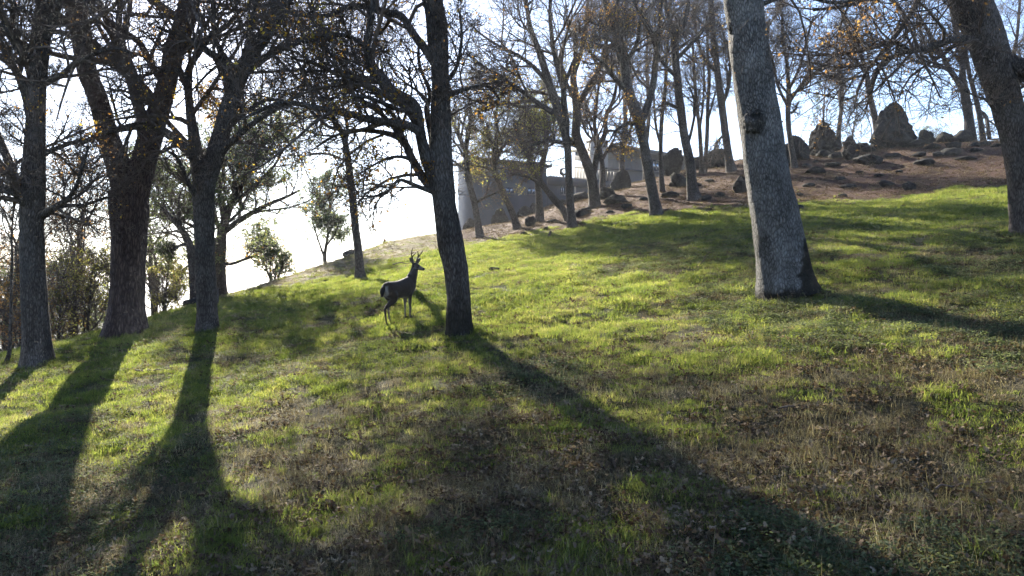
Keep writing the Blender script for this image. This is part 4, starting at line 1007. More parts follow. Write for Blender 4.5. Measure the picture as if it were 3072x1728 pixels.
# fallen sticks, stump and posts
def stick(name, label, cat, pts, rad, seed, loc_px, mat=M_TWIG, fork=True):
    """pts: local metre points"""
    b = hit(*loc_px); rng = np.random.default_rng(seed)
    p = resample(np.array([(*q, 0) for q in pts], float), 12)[:, :3]
    p = p + rng.normal(size=p.shape) * 0.008
    R = np.linspace(rad, rad * 0.45, 12)
    V, Q = tubes(p[None], R[None], 7)
    mb = MB(); mb.add(V, Q)
    if fork:
        P1, R1 = grow(rng, p[None], R[None], 3, 0.3, 0.9, 0.4, 0.3, (30, 60), 0.6, 5, 0.2, 0.1, 0.004)
        V, Q = tubes(P1, R1, 5); mb.add(V, Q)
    o = mb.build(name, mat, None, tuple(b)); tag(o, label, cat); return o
stick('fallen_stick', 'dark stick jutting up from the grass left of the grey trunk', 'stick', [(-0.10, 0, -0.02), (0.02, 0, 0.12), (0.12, 0.02, 0.28), (0.19, 0.0, 0.36)], 0.016, 1, (2106, 800), fork=False)
stick('fallen_stick', 'bent dark stick arching in the lit grass right of the oak beside the deer', 'stick', [(-0.14, 0, -0.02), (-0.08, 0, 0.10), (0.02, 0, 0.13), (0.14, 0.02, 0.12)], 0.011, 2, (1690, 922), fork=False)
stick('fallen_branch', 'dead forked branch lying on the slope behind the deer antlers', 'branch', [(-0.55, 0.0, 0.08), (-0.2, 0.05, 0.18), (0.1, 0, 0.12), (0.45, -0.1, 0.2)], 0.03, 3, (1215, 800))
stick('fallen_branch', 'dark branch on the lit grass between the forked pine and the next oak', 'branch', [(-0.5, 0.0, 0.05), (-0.1, 0.0, 0.06), (0.25, 0.05, 0.10), (0.45, 0, 0.05)], 0.018, 4, (480, 1120))
stick('fallen_branch', 'short dark branch among leaf litter on the right, near the grey trunk shadow', 'branch', [(-0.3, 0, 0.03), (0, 0.03, 0.06), (0.3, 0, 0.04)], 0.012, 5, (2420, 1240))
stick('fallen_branch', 'pale broken branch in the shaded foreground at the right', 'branch', [(-0.25, 0, 0.05), (0, 0.05, 0.05), (0.28, 0, 0.09)], 0.010, 6, (2900, 1480))
stick('stump', 'little broken stump on the lit grass below the mulch edge', 'stump', [(-0.06, 0, -0.08), (-0.04, 0, 0.08), (0.0, 0, 0.22), (0.05, 0, 0.33)], 0.09, 7, (1650, 716), M_OAK, True)
for lab, pp, Y, hh in (('thin metal fence post standing on the left crest', (728, 893), 33.5, 0.42), ('pale wooden stake at the right of the oak next to the forked pine', (652, 925), 28.0, 0.40)):
    b = hit(pp[0], pp[1], Y); mb = MB()
    r = 0.018 if 'metal' in lab else 0.05
    V, Q = tubes(np.array([[[0, 0, -0.1], [0.005, 0, hh * 0.5], [0.012, 0, hh * 1.6]]]), np.full((1, 3), r), 8); mb.add(V, Q)
    mb.box((-r * 1.5, -r * 1.5, hh * 1.6), (r * 1.5 + 0.02, r * 1.5, hh * 1.6 + 0.03))
    tag(mb.build('fence_post', M_TWIG if 'metal' in lab else M_OAKG, None, tuple(b)), lab, 'post')

# ---------------------------------------------------------------- house on the hill
def flat_mat(name, col, rough=0.8, var=0.12, scale=3.0, bump=0.0, metallic=0.0, spec=0.3):
    m, nt, N, L, out = new_mat(name)
    co = N.new('ShaderNodeTexCoord').outputs['Object']
    n = noise_node(nt, co, scale, 6, 0.65)
    c = ramp(nt, n, [(0.3, tuple(v * (1 - var) for v in col)), (0.7, tuple(min(1, v * (1 + var)) for v in col))])
    p = principled(nt, out, c, rough, n if bump else None, bump, 0.02, spec)
    p.inputs['Metallic'].default_value = metallic
    return m
M_STUCCO = flat_mat('blue_grey_stucco', (0.050, 0.058, 0.076), 1.0, 0.12, 2.0, 0.2, spec=0.0)
M_STUCCO2 = flat_mat('pale_grey_stucco', (0.09, 0.093, 0.098), 0.9, 0.1, 2.0, 0.2)
M_CONC = flat_mat('pale_concrete', (0.26, 0.255, 0.245), 0.85, 0.1, 4.0, 0.2)
M_ROOF = flat_mat('dark_roof', (0.05, 0.055, 0.06), 0.7, 0.2, 5.0)
M_FRAME = flat_mat('dark_window_frame', (0.03, 0.035, 0.05), 0.4, 0.1)
M_IRON = flat_mat('dark_iron', (0.025, 0.024, 0.023), 0.5, 0.3, 8.0, metallic=0.7)
def glass_mat():
    m, nt, N, L, out = new_mat('window_glass')
    p = principled(nt, out, (0.35, 0.42, 0.5), 0.05, spec=0.9); p.inputs['Metallic'].default_value = 0.75
    return m
M_GLASS = glass_mat()

def house():
    Y0 = 58.0; k = Y0 / FPX
    c0 = W(1423, 700, Y0)
    a = math.radians(30); u = np.array([math.cos(a), math.sin(a), 0]); v = np.array([-math.sin(a), math.cos(a), 0])
    e = empty('house', (c0[0], c0[1], 4.0)); e.rotation_euler = (0, 0, a)
    tag(e, 'low blue-grey modern house behind the oaks on the hill, with a railed deck', 'house')
    def zpx(py, yl=0): return CAMZ + (CY - py) / FPX * (Y0 + yl) - 4.0
    def xl(px, yl=0):
        # local x whose picture column is px at local depth yl (ray against the rotated frame)
        t = (px - CX) / FPX
        # point = c0 + u*x + v*yl ; X/Y = t
        return (t * (c0[1] + v[1] * yl) - c0[0] - v[0] * yl) / (u[0] - t * u[1])
    def part(name, mat, boxes, parent=e, smooth_shade=False):
        mb = MB()
        for b in boxes: mb.box(*b)
        return mb.build(name, mat, parent, None, smooth_shade)
    def window(x0, x1, z0, z1, y, name='window'):
        f = part(name, M_FRAME, [((x0 - .06, y - .05, z0 - .06), (x1 + .06, y + .02, z0)), ((x0 - .06, y - .05, z1), (x1 + .06, y + .02, z1 + .06)), ((x0 - .06, y - .05, z0), (x0, y + .02, z1)), ((x1, y - .05, z0), (x1 + .06, y + .02, z1)), (((x0 + x1) / 2 - .02, y - .045, z0), ((x0 + x1) / 2 + .02, y + .01, z1))])
        part('pane', M_GLASS, [((x0, y - .02, z0), ((x0 + x1) / 2 - .02, y - .005, z1))], f); part('pane', M_GLASS, [(((x0 + x1) / 2 + .02, y - .02, z0), (x1, y - .005, z1))], f)
        part('sill', M_STUCCO2, [((x0 - .12, y - .12, z0 - .12), (x1 + .12, y - .001, z0 - .061))], f)
    xa = xl(1640); xb = xl(1832); za = zpx(482); zb = zpx(508)
    part('wall', M_STUCCO, [((0, 0, -3), (xa, 2.9, za))])
    part('roof', M_ROOF, [((-0.35, -0.35, za), (xa + 0.3, 3.2, za + 0.16))])
    part('parapet', M_STUCCO, [((-0.1, -0.05, za + 0.161), (xa, 0.15, za + 0.30)), ((-0.1, 0.15, za + 0.161), (0.1, 2.8, za + 0.30))])
    part('wall', M_STUCCO, [((xa + 0.003, 0.35, -3), (xb, 7, zb))])
    part('cornice', M_STUCCO, [((xa + 0.31, 0.15, zb - 0.65), (xb + 0.15, 0.349, zb + 0.05)), ((xa + 0.31, 0.349, zb + 0.001), (xb + 0.15, 6.9, zb + 0.05))])
    part('wall', flat_mat('brown_siding', (0.10, 0.085, 0.075)), [((xb + 0.003, 1.2, -2), (xl(1872, 1.2), 6.5, zb - 0.1))])
    part('downpipe', M_CONC, [((xl(1729), 0.24, -2), (xl(1729) + 0.14, 0.34, zb - 0.66))])
    window(xl(1518), xl(1540), zpx(570), zpx(556), -0.003); window(xl(1583), xl(1608), zpx(568), zpx(552), -0.003)
    window(xl(1689), xl(1701), zpx(560), zpx(532), 0.346)
    # deck railing
    for i, px in enumerate(np.arange(1652, 1868, 9.0)):
        x = xl(px, 0.5)
        part('railing_post', M_IRON, [((x - .02, 0.45, zb + 0.051), (x + .02, 0.49, zb + 1.05 if i % 4 == 0 else zb + 0.98))])
    part('railing', M_IRON, [((xl(1650, .5), 0.44, zb + 1.0), (xl(1868, .5), 0.50, zb + 1.04)), ((xl(1650, .5), 0.455, zb + 0.14), (xl(1868, .5), 0.485, zb + 0.17))])
    # tower
    part('tower', M_CONC, [((xl(1782, 5), 5, zb), (xl(1824, 5), 6.2, zpx(372, 5)))])
    part('tower_cap', M_ROOF, [((xl(1780, 5) , 4.9, zpx(372, 5) + .001), (xl(1826, 5), 6.3, zpx(372, 5) + 0.12))])
    # upper wing
    yu = 5.0
    x0, x1 = xl(1866, yu), xl(2235, yu); zt = zpx(400, yu); z1 = zpx(410, yu)
    part('wall', M_STUCCO2, [((x0, yu, 0), (x1, yu + 8, z1))])
    M = Matrix.Translation(((x0 + x1) / 2, yu + 4, z1 + 0.75)) @ Matrix.Rotation(math.radians(2.2), 4, 'Y') @ Matrix.Rotation(math.radians(7), 4, 'X')
    mb = MB(); mb.box((-(x1 - x0) / 2 - 0.5, -4.9, 0), ((x1 - x0) / 2 + 0.5, 4.9, 0.22), M); mb.build('roof', M_ROOF, e, None, False)
    mb = MB(); mb.box((-(x1 - x0) / 2 - 0.52, -5.0, -0.16), ((x1 - x0) / 2 + 0.52, -4.86, 0.24), M); mb.build('fascia', M_STUCCO2, e, None, False)
    mb = MB(); mb.box((-(x1 - x0) / 2, -3.97, -0.9), ((x1 - x0) / 2, 3.9, -0.01), M); mb.build('gable', M_STUCCO2, e, None, False)
    window(xl(2020, yu), xl(2043, yu), zpx(445, yu), zpx(414, yu), yu - 0.003); window(xl(2124, yu), xl(2142, yu), zpx(456, yu), zpx(418, yu), yu - 0.003)
    window(xl(1958, yu), xl(1978, yu), zpx(452, yu), zpx(416, yu), yu - 0.003)
    # low front wing
    yd = 2.6
    part('wall', M_STUCCO2, [((xl(1868, yd), yd, -1), (xl(1972, yd), yu - .003, zpx(462, yd)))])
    M2 = Matrix.Translation(((xl(1868, yd) + xl(1972, yd)) / 2, (yd + yu) / 2, zpx(462, yd) + 0.18)) @ Matrix.Rotation(math.radians(9), 4, 'X')
    mb = MB(); mb.box((-(xl(1972, yd) - xl(1868, yd)) / 2 - .2, -1.5, 0), ((xl(1972, yd) - xl(1868, yd)) / 2 + .2, 1.2, 0.14), M2); mb.build('porch_roof', M_STUCCO, e, None, False)
    # round iron ornament with a crescent cut, on the deck edge
    p = c0 + u * xl(1690, 0.8) + v * 0.8; 
    o = empty('garden_ornament', (p[0], p[1], 4.0 + zb + 0.05)); tag(o, 'dark round ornament with a crescent opening on the deck edge', 'ornament')
    R = 0.33; n = 36; mb = MB()
    aa = np.linspace(0, 2 * math.pi, n, endpoint=False)
    oc = np.stack([np.cos(aa) * R, np.sin(aa) * R + R + 0.22], -1); ic = np.stack([np.cos(aa) * R * 0.55 + 0.07, np.sin(aa) * R * 0.55 + R + 0.28], -1)
    V = []
    for ring, yy in ((oc, -.06), (ic, -.06), (ic, .06), (oc, .06)): V.append(np.stack([ring[:, 0], np.full(n, yy), ring[:, 1]], -1))
    Q = []
    for r in range(4):
        r2 = (r + 1) % 4
        for i in range(n): Q.append([r * n + i, r * n + (i + 1) % n, r2 * n + (i + 1) % n, r2 * n + i])
    mb.add(np.concatenate(V), Q); mb.build('crescent_ring', M_IRON, o, None, False)
    mb = MB(); pr = np.array([[0, 0, 0.0], [0, 0, 0.05], [0, 0, 0.06], [0, 0, 0.24], [0, 0, 0.3]]); V, Q = tubes(pr[None], np.array([[.26, .24, .13, .09, .1]]), 14); mb.add(V, Q); mb.build('pedestal', M_IRON, o)
house()

# ---------------------------------------------------------------- deer
def fur_mat():
    m, nt, N, L, out = new_mat('deer_fur')
    co = N.new('ShaderNodeTexCoord').outputs['Object']
    n = noise_node(nt, mapping(nt, co, (60, 60, 22)), 1.0, 3, 0.6)
    c = mix_rgb(nt, 0.55, attr(nt, 'fur', 'Color'), mix_rgb(nt, 1.0, attr(nt, 'fur', 'Color'), ramp(nt, n, [(0.3, (0.45, 0.45, 0.45)), (0.7, (1.6, 1.6, 1.6))]), 'MULTIPLY'))
    p = principled(nt, out, c, 0.85, n, 0.5, 0.01, 0.15)
    p.inputs['Sheen Weight'].default_value = 0.2; p.inputs['Sheen Roughness'].default_value = 0.4
    return m
M_FUR = fur_mat()
M_ANTLER = flat_mat('antler', (0.11, 0.075, 0.045), 0.55, 0.35, 14.0, 0.3)
M_DARK = flat_mat('dark_horn', (0.012, 0.011, 0.010), 0.3, 0.1, 5.0, spec=0.5)

def loft(mb, secs, sides=20):
    """secs: rows (center xyz, forward dir, up dir, half width, half height)"""
    a = np.arange(sides) / sides * 2 * math.pi
    V = []
    for c, f, upv, hw, hh in secs:
        f = norm(np.array(f, float)); s = norm(np.cross(np.array(upv, float), f)); uu = np.cross(f, s)
        V.append(np.array(c) + s * (np.cos(a) * hw)[:, None] + uu * (np.sin(a) * hh)[:, None])
    n = len(secs)
    Vc = np.concatenate(V + [np.array([secs[0][0]]), np.array([secs[-1][0]])])
    k = np.arange(sides); k1 = (k + 1) % sides
    bi = np.arange(n - 1)[:, None] * sides
    Q = np.stack([bi + k, bi + k1, bi + sides + k1, bi + sides + k], -1).reshape(-1, 4)
    c0, c1 = n * sides, n * sides + 1
    T = np.vstack([np.stack([k1, k, np.full(sides, c0)], -1), np.stack([(n - 1) * sides + k, (n - 1) * sides + k1, np.full(sides, c1)], -1)])
    mb.add(Vc, Q, T)

def limb_chain(mb, pts, rad, n=26, sides=14, squash=1.0):
    p = resample(np.array([(*q, r) for q, r in zip(pts, rad)], float), n)
    V, Q = tubes(p[None, :, :3], p[None, :, 3], sides)
    V = np.concatenate([V, p[:1, :3], p[-1:, :3]]); k = np.arange(sides); k1 = (k + 1) % sides
    T = np.vstack([np.stack([k1, k, np.full(sides, n * sides)], -1), np.stack([(n - 1) * sides + k, (n - 1) * sides + k1, np.full(sides, n * sides + 1)], -1)])
    mb.add(V, Q, T)

def deer():
    PH = math.radians(54)          # heading of the body: to the right and away
    bpos = hit(1198, 966)
    c, s = math.cos(PH), math.sin(PH)
    root = empty('deer', tuple(bpos)); root.rotation_euler = (0, 0, PH); SCL = 0.88; root.scale = (SCL, SCL, SCL)
    tag(root, 'antlered buck standing in the grass, rump towards us and head turned right', 'deer')
    def gz0(x, y):
        wx, wy = bpos[0] + (x * c - y * s) * SCL, bpos[1] + (x * s + y * c) * SCL
        return float(H(np.array([wx]), np.array([wy]))[0]) - bpos[2]
    def gz(x, y): return gz0(x, y) / SCL
    tilt = (gz(0.3, 0) - gz(-0.45, 0)) / 0.75          # the body follows the slope
    def zt(x, z): return z + tilt * x * 0.85
    mb = MB()
    X, U = (1, 0, tilt * 0.85), (0, 0, 1)
    tor = [(-.555, .93, .035, .05), (-.53, .92, .085, .12), (-.47, .90, .135, .175), (-.38, .885, .163, .205), (-.25, .87, .168, .20), (-.10, .845, .172, .205), (.05, .83, .178, .215),
           (.20, .825, .175, .235), (.33, .84, .16, .235), (.43, .865, .135, .20), (.50, .885, .10, .15), (.55, .90, .05, .08)]
    loft(mb, [((x, 0, zt(x, z)), X, U, hw * 1.14, hh * 1.08) for x, z, hw, hh in tor], 24)
    # head frame: looks to the right of the picture and a little towards us
    hh_ = math.radians(-34) - PH
    f = np.array([math.cos(hh_), math.sin(hh_), -0.20]); f = f / np.linalg.norm(f)
    up0 = np.array([0, 0, 1.0]); sd_ = norm(np.cross(up0, f)); up_ = np.cross(f, sd_)
    poll = np.array([.56, -0.02, zt(.56, 1.335)])
    nk = [((.40, 0, zt(.40, .93)), .16), ((.45, 0, zt(.45, 1.03)), .142), ((.50, -.005, zt(.50, 1.12)), .122), ((.535, -.012, zt(.535, 1.21)), .102), ((.555, -.018, zt(.555, 1.29)), .088)]
    limb_chain(mb, [q for q, _ in nk] + [poll + f * 0.02], [r for _, r in nk] + [.07], 24, 18)
    hd = [(-.075, .0, .03, .035), (-.05, .0, .06, .065), (0, .0, .073, .080), (.05, -.005, .070, .075), (.10, -.012, .058, .064), (.15, -.020, .045, .052), (.20, -.028, .037, .044), (.245, -.032, .034, .038), (.27, -.034, .028, .030), (.285, -.035, .012, .014)]
    loft(mb, [(poll + f * d * 1.22 + up_ * o, f, up_, w * 1.12, h * 1.12) for d, o, w, h in hd], 20)
    # legs: hip, knee, hock, fetlock, hoof
    HOOF = []
    def hind(x0, y, xf):
        g = gz(xf, y)
        pts = [(x0 + .02, y * .55, zt(x0, .93)), (x0 + .08, y * .9, zt(x0, .78)), (x0 + .12 + (xf - x0) * .25, y, zt(x0, .64)), (xf - .02, y, g + .50), (xf - .055, y, g + .43), (xf - .035, y, g + .30), (xf - .015, y, g + .12), (xf + .01, y, g + .06), (xf + .03, y, g + .035)]
        limb_chain(mb, pts, [.10, .125, .092, .045, .036, .026, .023, .028, .024], 34)
        HOOF.append((xf + .03, y, g))
    def fore(x0, y, xf):
        g = gz(xf, y)
        pts = [(x0, y * .8, zt(x0, .88)), (x0 + .01, y, zt(x0, .72)), (x0 + (xf - x0) * .3, y, zt(x0, .58)), (xf - .01, y, g + .36), (xf, y, g + .31), (xf - .005, y, g + .12), (xf + .01, y, g + .06), (xf + .03, y, g + .035)]
        limb_chain(mb, pts, [.09, .085, .056, .034, .031, .022, .027, .023], 30)
        HOOF.append((xf + .03, y, g))
    hind(-.40, -.105, -.55); hind(-.38, .105, -.24); fore(.30, -.085, .31); fore(.31, .085, .30)
    # ears
    for sg in (-1, 1):
        e0 = poll + up_ * .055 + sd_ * sg * .055 - f * .02
        d = norm(up_ * .75 + sd_ * sg * .75 - f * .10)
        limb_chain(mb, [e0, e0 + d * .06, e0 + d * .12, e0 + d * .185, e0 + d * .22], [.024, .040, .046, .030, .010], 14, 12)
    # tail
    limb_chain(mb, [(-.53, 0, zt(-.53, 1.0)), (-.585, 0, zt(-.55, .95)), (-.605, 0, zt(-.55, .86)), (-.60, 0, zt(-.55, .74))], [.035, .055, .058, .02], 12, 12)
    me = mesh_from('tmp', np.concatenate(mb.V), np.concatenate(mb.Q), np.concatenate(mb.T))
    tmp = bpy.data.objects.new('tmp', me); COL.objects.link(tmp)
    rm = tmp.modifiers.new('r', 'REMESH'); rm.mode = 'VOXEL'; rm.voxel_size = 0.0135
    sm = tmp.modifiers.new('s', 'SMOOTH'); sm.factor = 0.5; sm.iterations = 5
    dg = bpy.context.evaluated_depsgraph_get()
    bme = bpy.data.meshes.new_from_object(tmp.evaluated_get(dg)); bpy.data.objects.remove(tmp)
    n = len(bme.vertices); V = np.empty(n * 3, np.float32); bme.vertices.foreach_get('co', V); V = V.reshape(-1, 3).astype(float)
    # coat
    x, y, z = V[:, 0], V[:, 1], V[:, 2] - tilt * V[:, 0] * 0.85
    col = np.tile(np.array([.042, .031, .023]), (n, 1))
    def blend(col, m, cc): return col * (1 - m[:, None]) + np.array(cc) * m[:, None]
    jit = (fbm(V * 14, 4, 3) - .5)
    col = blend(col, smooth(.95, 1.06, z) * (z < 1.15) * .45, (.03, .025, .022))
    col = blend(col, smooth(.52, .40, z) * .5, (.065, .05, .036))
    col = blend(col, smooth(.66, .60, z) * smooth(.14, .06, np.abs(y)) * (np.abs(x) < .33), (.14, .125, .105))
    col = blend(col, smooth(-.44, -.49, x + jit * .06) * smooth(.13, .09, np.abs(y)) * smooth(.66, .74, z + jit * .1) * smooth(1.04, .98, z), (.22, .205, .185))
    col = blend(col, ((x < -.555) & (np.abs(y) < .075)).astype(float) * smooth(.72, .78, z), (.02, .017, .015))
    col = blend(col, smooth(1.10, 1.02, z) * smooth(.40, .48, x) * 0.15, (.07, .055, .045))
    q = V - poll; qf, qu, qs = q @ f, q @ up_, q @ sd_
    headm = smooth(-.06, -.02, qf) * (np.linalg.norm(q, axis=1) < .42) * (z > 1.15)
    col = blend(col, headm * .7, (.042, .034, .028))
    col = blend(col, headm * smooth(.02, .045, qu) * smooth(.16, .10, qf), (.035, .028, .024))
    col = blend(col, headm * smooth(.15, .20, qf) * smooth(.33, .29, qf) * .85, (.12, .11, .10))
    col = blend(col, headm * smooth(-.02, -.045, qu) * smooth(.0, .05, qf), (.13, .12, .11))
    col = blend(col, headm * smooth(.305, .322, qf), (.012, .011, .010))
    # throat patch
    col = blend(col, smooth(.03, .07, qf) * (qu < -.06) * (qu > -.20) * (z > 1.05), (.05, .043, .037))
    col = blend(col, smooth(.04, .0, np.abs(np.linalg.norm(V - (poll + f * .075 + sd_ * -.06 + up_ * .012), axis=1) - .03)) * .25 * headm, (.3, .28, .25))
    # ears: pale inside
    em = (np.linalg.norm(q, axis=1) < .30) * (qu > .075) * (np.abs(qs) > .06)
    col = blend(col, em * .8 * smooth(-.02, .0, qf + .03), (.12, .105, .095))
    for nm in list(bme.attributes.keys()):
        pass
    at = bme.attributes.new('fur', 'FLOAT_COLOR', 'POINT'); cc = np.ones((n, 4), np.float32); cc[:, :3] = np.clip(col * (1 + jit[:, None] * .5), 0, 1); at.data.foreach_set('color', cc.ravel())
    bme.polygons.foreach_set('use_smooth', np.ones(len(bme.polygons), bool))
    bme.name = 'body'
    obj('body', bme, M_FUR, root)
    # eyes, hooves, antlers
    for sg in (-1, 1):
        pe = poll + f * .095 + sd_ * sg * .064 + up_ * .014
        Vs, Fs = ico(3); obj('eye', mesh_from('eye', Vs * .018 + pe, None, Fs), M_DARK, root)
    for hx, hy, hg in HOOF:
        m2 = MB(); loft(m2, [((hx - .03, hy, hg + .055), (0, 0, -1), (1, 0, 0), .022, .026), ((hx - .01, hy, hg + .03), (0, 0, -1), (1, 0, 0), .026, .036), ((hx, hy, hg - .01), (0, 0, -1), (1, 0, 0), .028, .042)], 12)
        m2.build('hoof', M_DARK, root)
    for sg in (-1, 1):
        a0 = poll + up_ * .065 + sd_ * sg * .032 - f * .015
        def P(fw, out, upw): return a0 + f * fw + sd_ * sg * out + up_ * upw
        m2 = MB()
        limb_chain(m2, [P(0, 0, -.01), P(-.02, .035, .07), P(-.03, .085, .15), P(-.02, .14, .24), P(.01, .175, .33), P(.03, .175, .40)], [.021, .019, .018, .016, .012, .005], 22, 9)
        limb_chain(m2, [P(-.03, .085, .15), P(-.01, .055, .22), P(.01, .01, .29), P(.02, -.03, .34)], [.016, .015, .012, .005], 14, 8)
        limb_chain(m2, [P(-.02, .14, .24), P(.03, .135, .28), P(.07, .12, .31)], [.013, .010, .005], 10, 8)
        limb_chain(m2, [P(-.01, .02, .015), P(.012, .025, .05), P(.02, .02, .075)], [.009, .007, .004], 7, 7)
        m2.build('antler', M_ANTLER, root)
deer()

# ---------------------------------------------------------------- grass, clover and leaf litter
def grass_mat(name, cols, trans, patch=(0.9, 0.8), tint=2.1, spec=0.25):
    m, nt, N, L, out = new_mat(name)
    oi = N.new('ShaderNodeObjectInfo'); geo = N.new('ShaderNodeNewGeometry')
    a = noise_node(nt, geo.outputs['Position'], patch[0], 3, 0.6)
    f = math_n(nt, 'ADD', math_n(nt, 'MULTIPLY', oi.outputs['Random'], 0.55), math_n(nt, 'MULTIPLY', math_n(nt, 'SUBTRACT', a, 0.3), 1.1))
    f = math_n(nt, 'ADD', f, math_n(nt, 'MULTIPLY', math_n(nt, 'SUBTRACT', attr(nt, 'rnd'), 0.5), 0.5))
    c = ramp(nt, f, cols)
    p = principled(nt, None, c, 0.75, spec=spec)
    t = N.new('ShaderNodeBsdfTranslucent'); L.new(mix_rgb(nt, 1.0, c, (tint, tint, tint * 0.7), 'MULTIPLY'), t.inputs[0])
    mx = N.new('ShaderNodeMixShader'); mx.inputs[0].default_value = trans
    L.new(p.outputs[0], mx.inputs[1]); L.new(t.outputs[0], mx.inputs[2]); L.new(mx.outputs[0], out.inputs[0])
    return m
M_GRASS = grass_mat('green_grass', [(0.0, (0.045, 0.066, 0.018)), (0.35, (0.085, 0.112, 0.026)), (0.7, (0.135, 0.155, 0.04)), (1.0, (0.22, 0.205, 0.085))], 0.55)
M_DRY = grass_mat('dry_grass', [(0.0, (0.055, 0.044, 0.025)), (0.4, (0.125, 0.106, 0.058)), (0.75, (0.22, 0.19, 0.115)), (1.0, (0.37, 0.32, 0.22))], 0.40, tint=1.2)
M_CLOVER = grass_mat('clover', [(0.0, (0.03, 0.042, 0.020)), (0.5, (0.066, 0.082, 0.042)), (1.0, (0.13, 0.145, 0.08))], 0.4, spec=0.08)
M_LITTER = grass_mat('leaf_litter', [(0.0, (0.032, 0.020, 0.013)), (0.4, (0.078, 0.053, 0.036)), (0.75, (0.165, 0.125, 0.085)), (1.0, (0.26, 0.21, 0.15))], 0.22, (2.5, 0.5), 1.2, 0.06)

SRC = {}
def blades(rng, n, R, l, w, lean, seg=3, flat=False):
    """n curved blades rooted within radius R"""
    a = rng.random(n) * 2 * math.pi; r = R * np.sqrt(rng.random(n))
    root = np.stack([np.cos(a) * r, np.sin(a) * r, np.zeros(n) - 0.01], -1)
    L = l[0] + (l[1] - l[0]) * rng.random(n)
    th = rng.random(n) * 2 * math.pi; d = np.stack([np.cos(th), np.sin(th), np.zeros(n)], -1)
    le = lean[0] + (lean[1] - lean[0]) * rng.random(n)
    side = np.stack([-np.sin(th + rng.normal(size=n) * 0.9), np.cos(th + rng.normal(size=n) * 0.9), np.zeros(n)], -1)
    ww = w * (0.7 + 0.6 * rng.random(n))
    V = []
    for q in range(seg):
        t = q / seg
        c = root + d * (le * L * t ** 1.7)[:, None] + np.array([0, 0, 1.0]) * (L * t * (1 - 0.32 * le * t))[:, None]
        hw = (ww * (1 - 0.65 * t) / 2)[:, None]
        V += [c - side * hw, c + side * hw]
    tip = root + d * (le * L)[:, None] + np.array([0, 0, 1.0]) * (L * (1 - 0.42 * le))[:, None]
    V.append(tip)
    k = 2 * seg + 1
    V = np.stack(V, 1).reshape(-1, 3)
    b = np.arange(n) * k
    Q = np.concatenate([np.stack([b + 2 * q, b + 2 * q + 1, b + 2 * q + 3, b + 2 * q + 2], -1) for q in range(seg - 1)])
    T = np.stack([b + 2 * seg - 2, b + 2 * seg - 1, b + 2 * seg], -1)
    return V, Q, T, np.repeat(rng.random(n), k)

def source(kind, meshes, mat):
    c = bpy.data.collections.new('src_' + kind)
    for i, me in enumerate(meshes):
        me.materials.append(mat)
        o = bpy.data.objects.new(kind + '_%02d' % i, me); c.objects.link(o)
    SRC[kind] = (c, len(meshes))

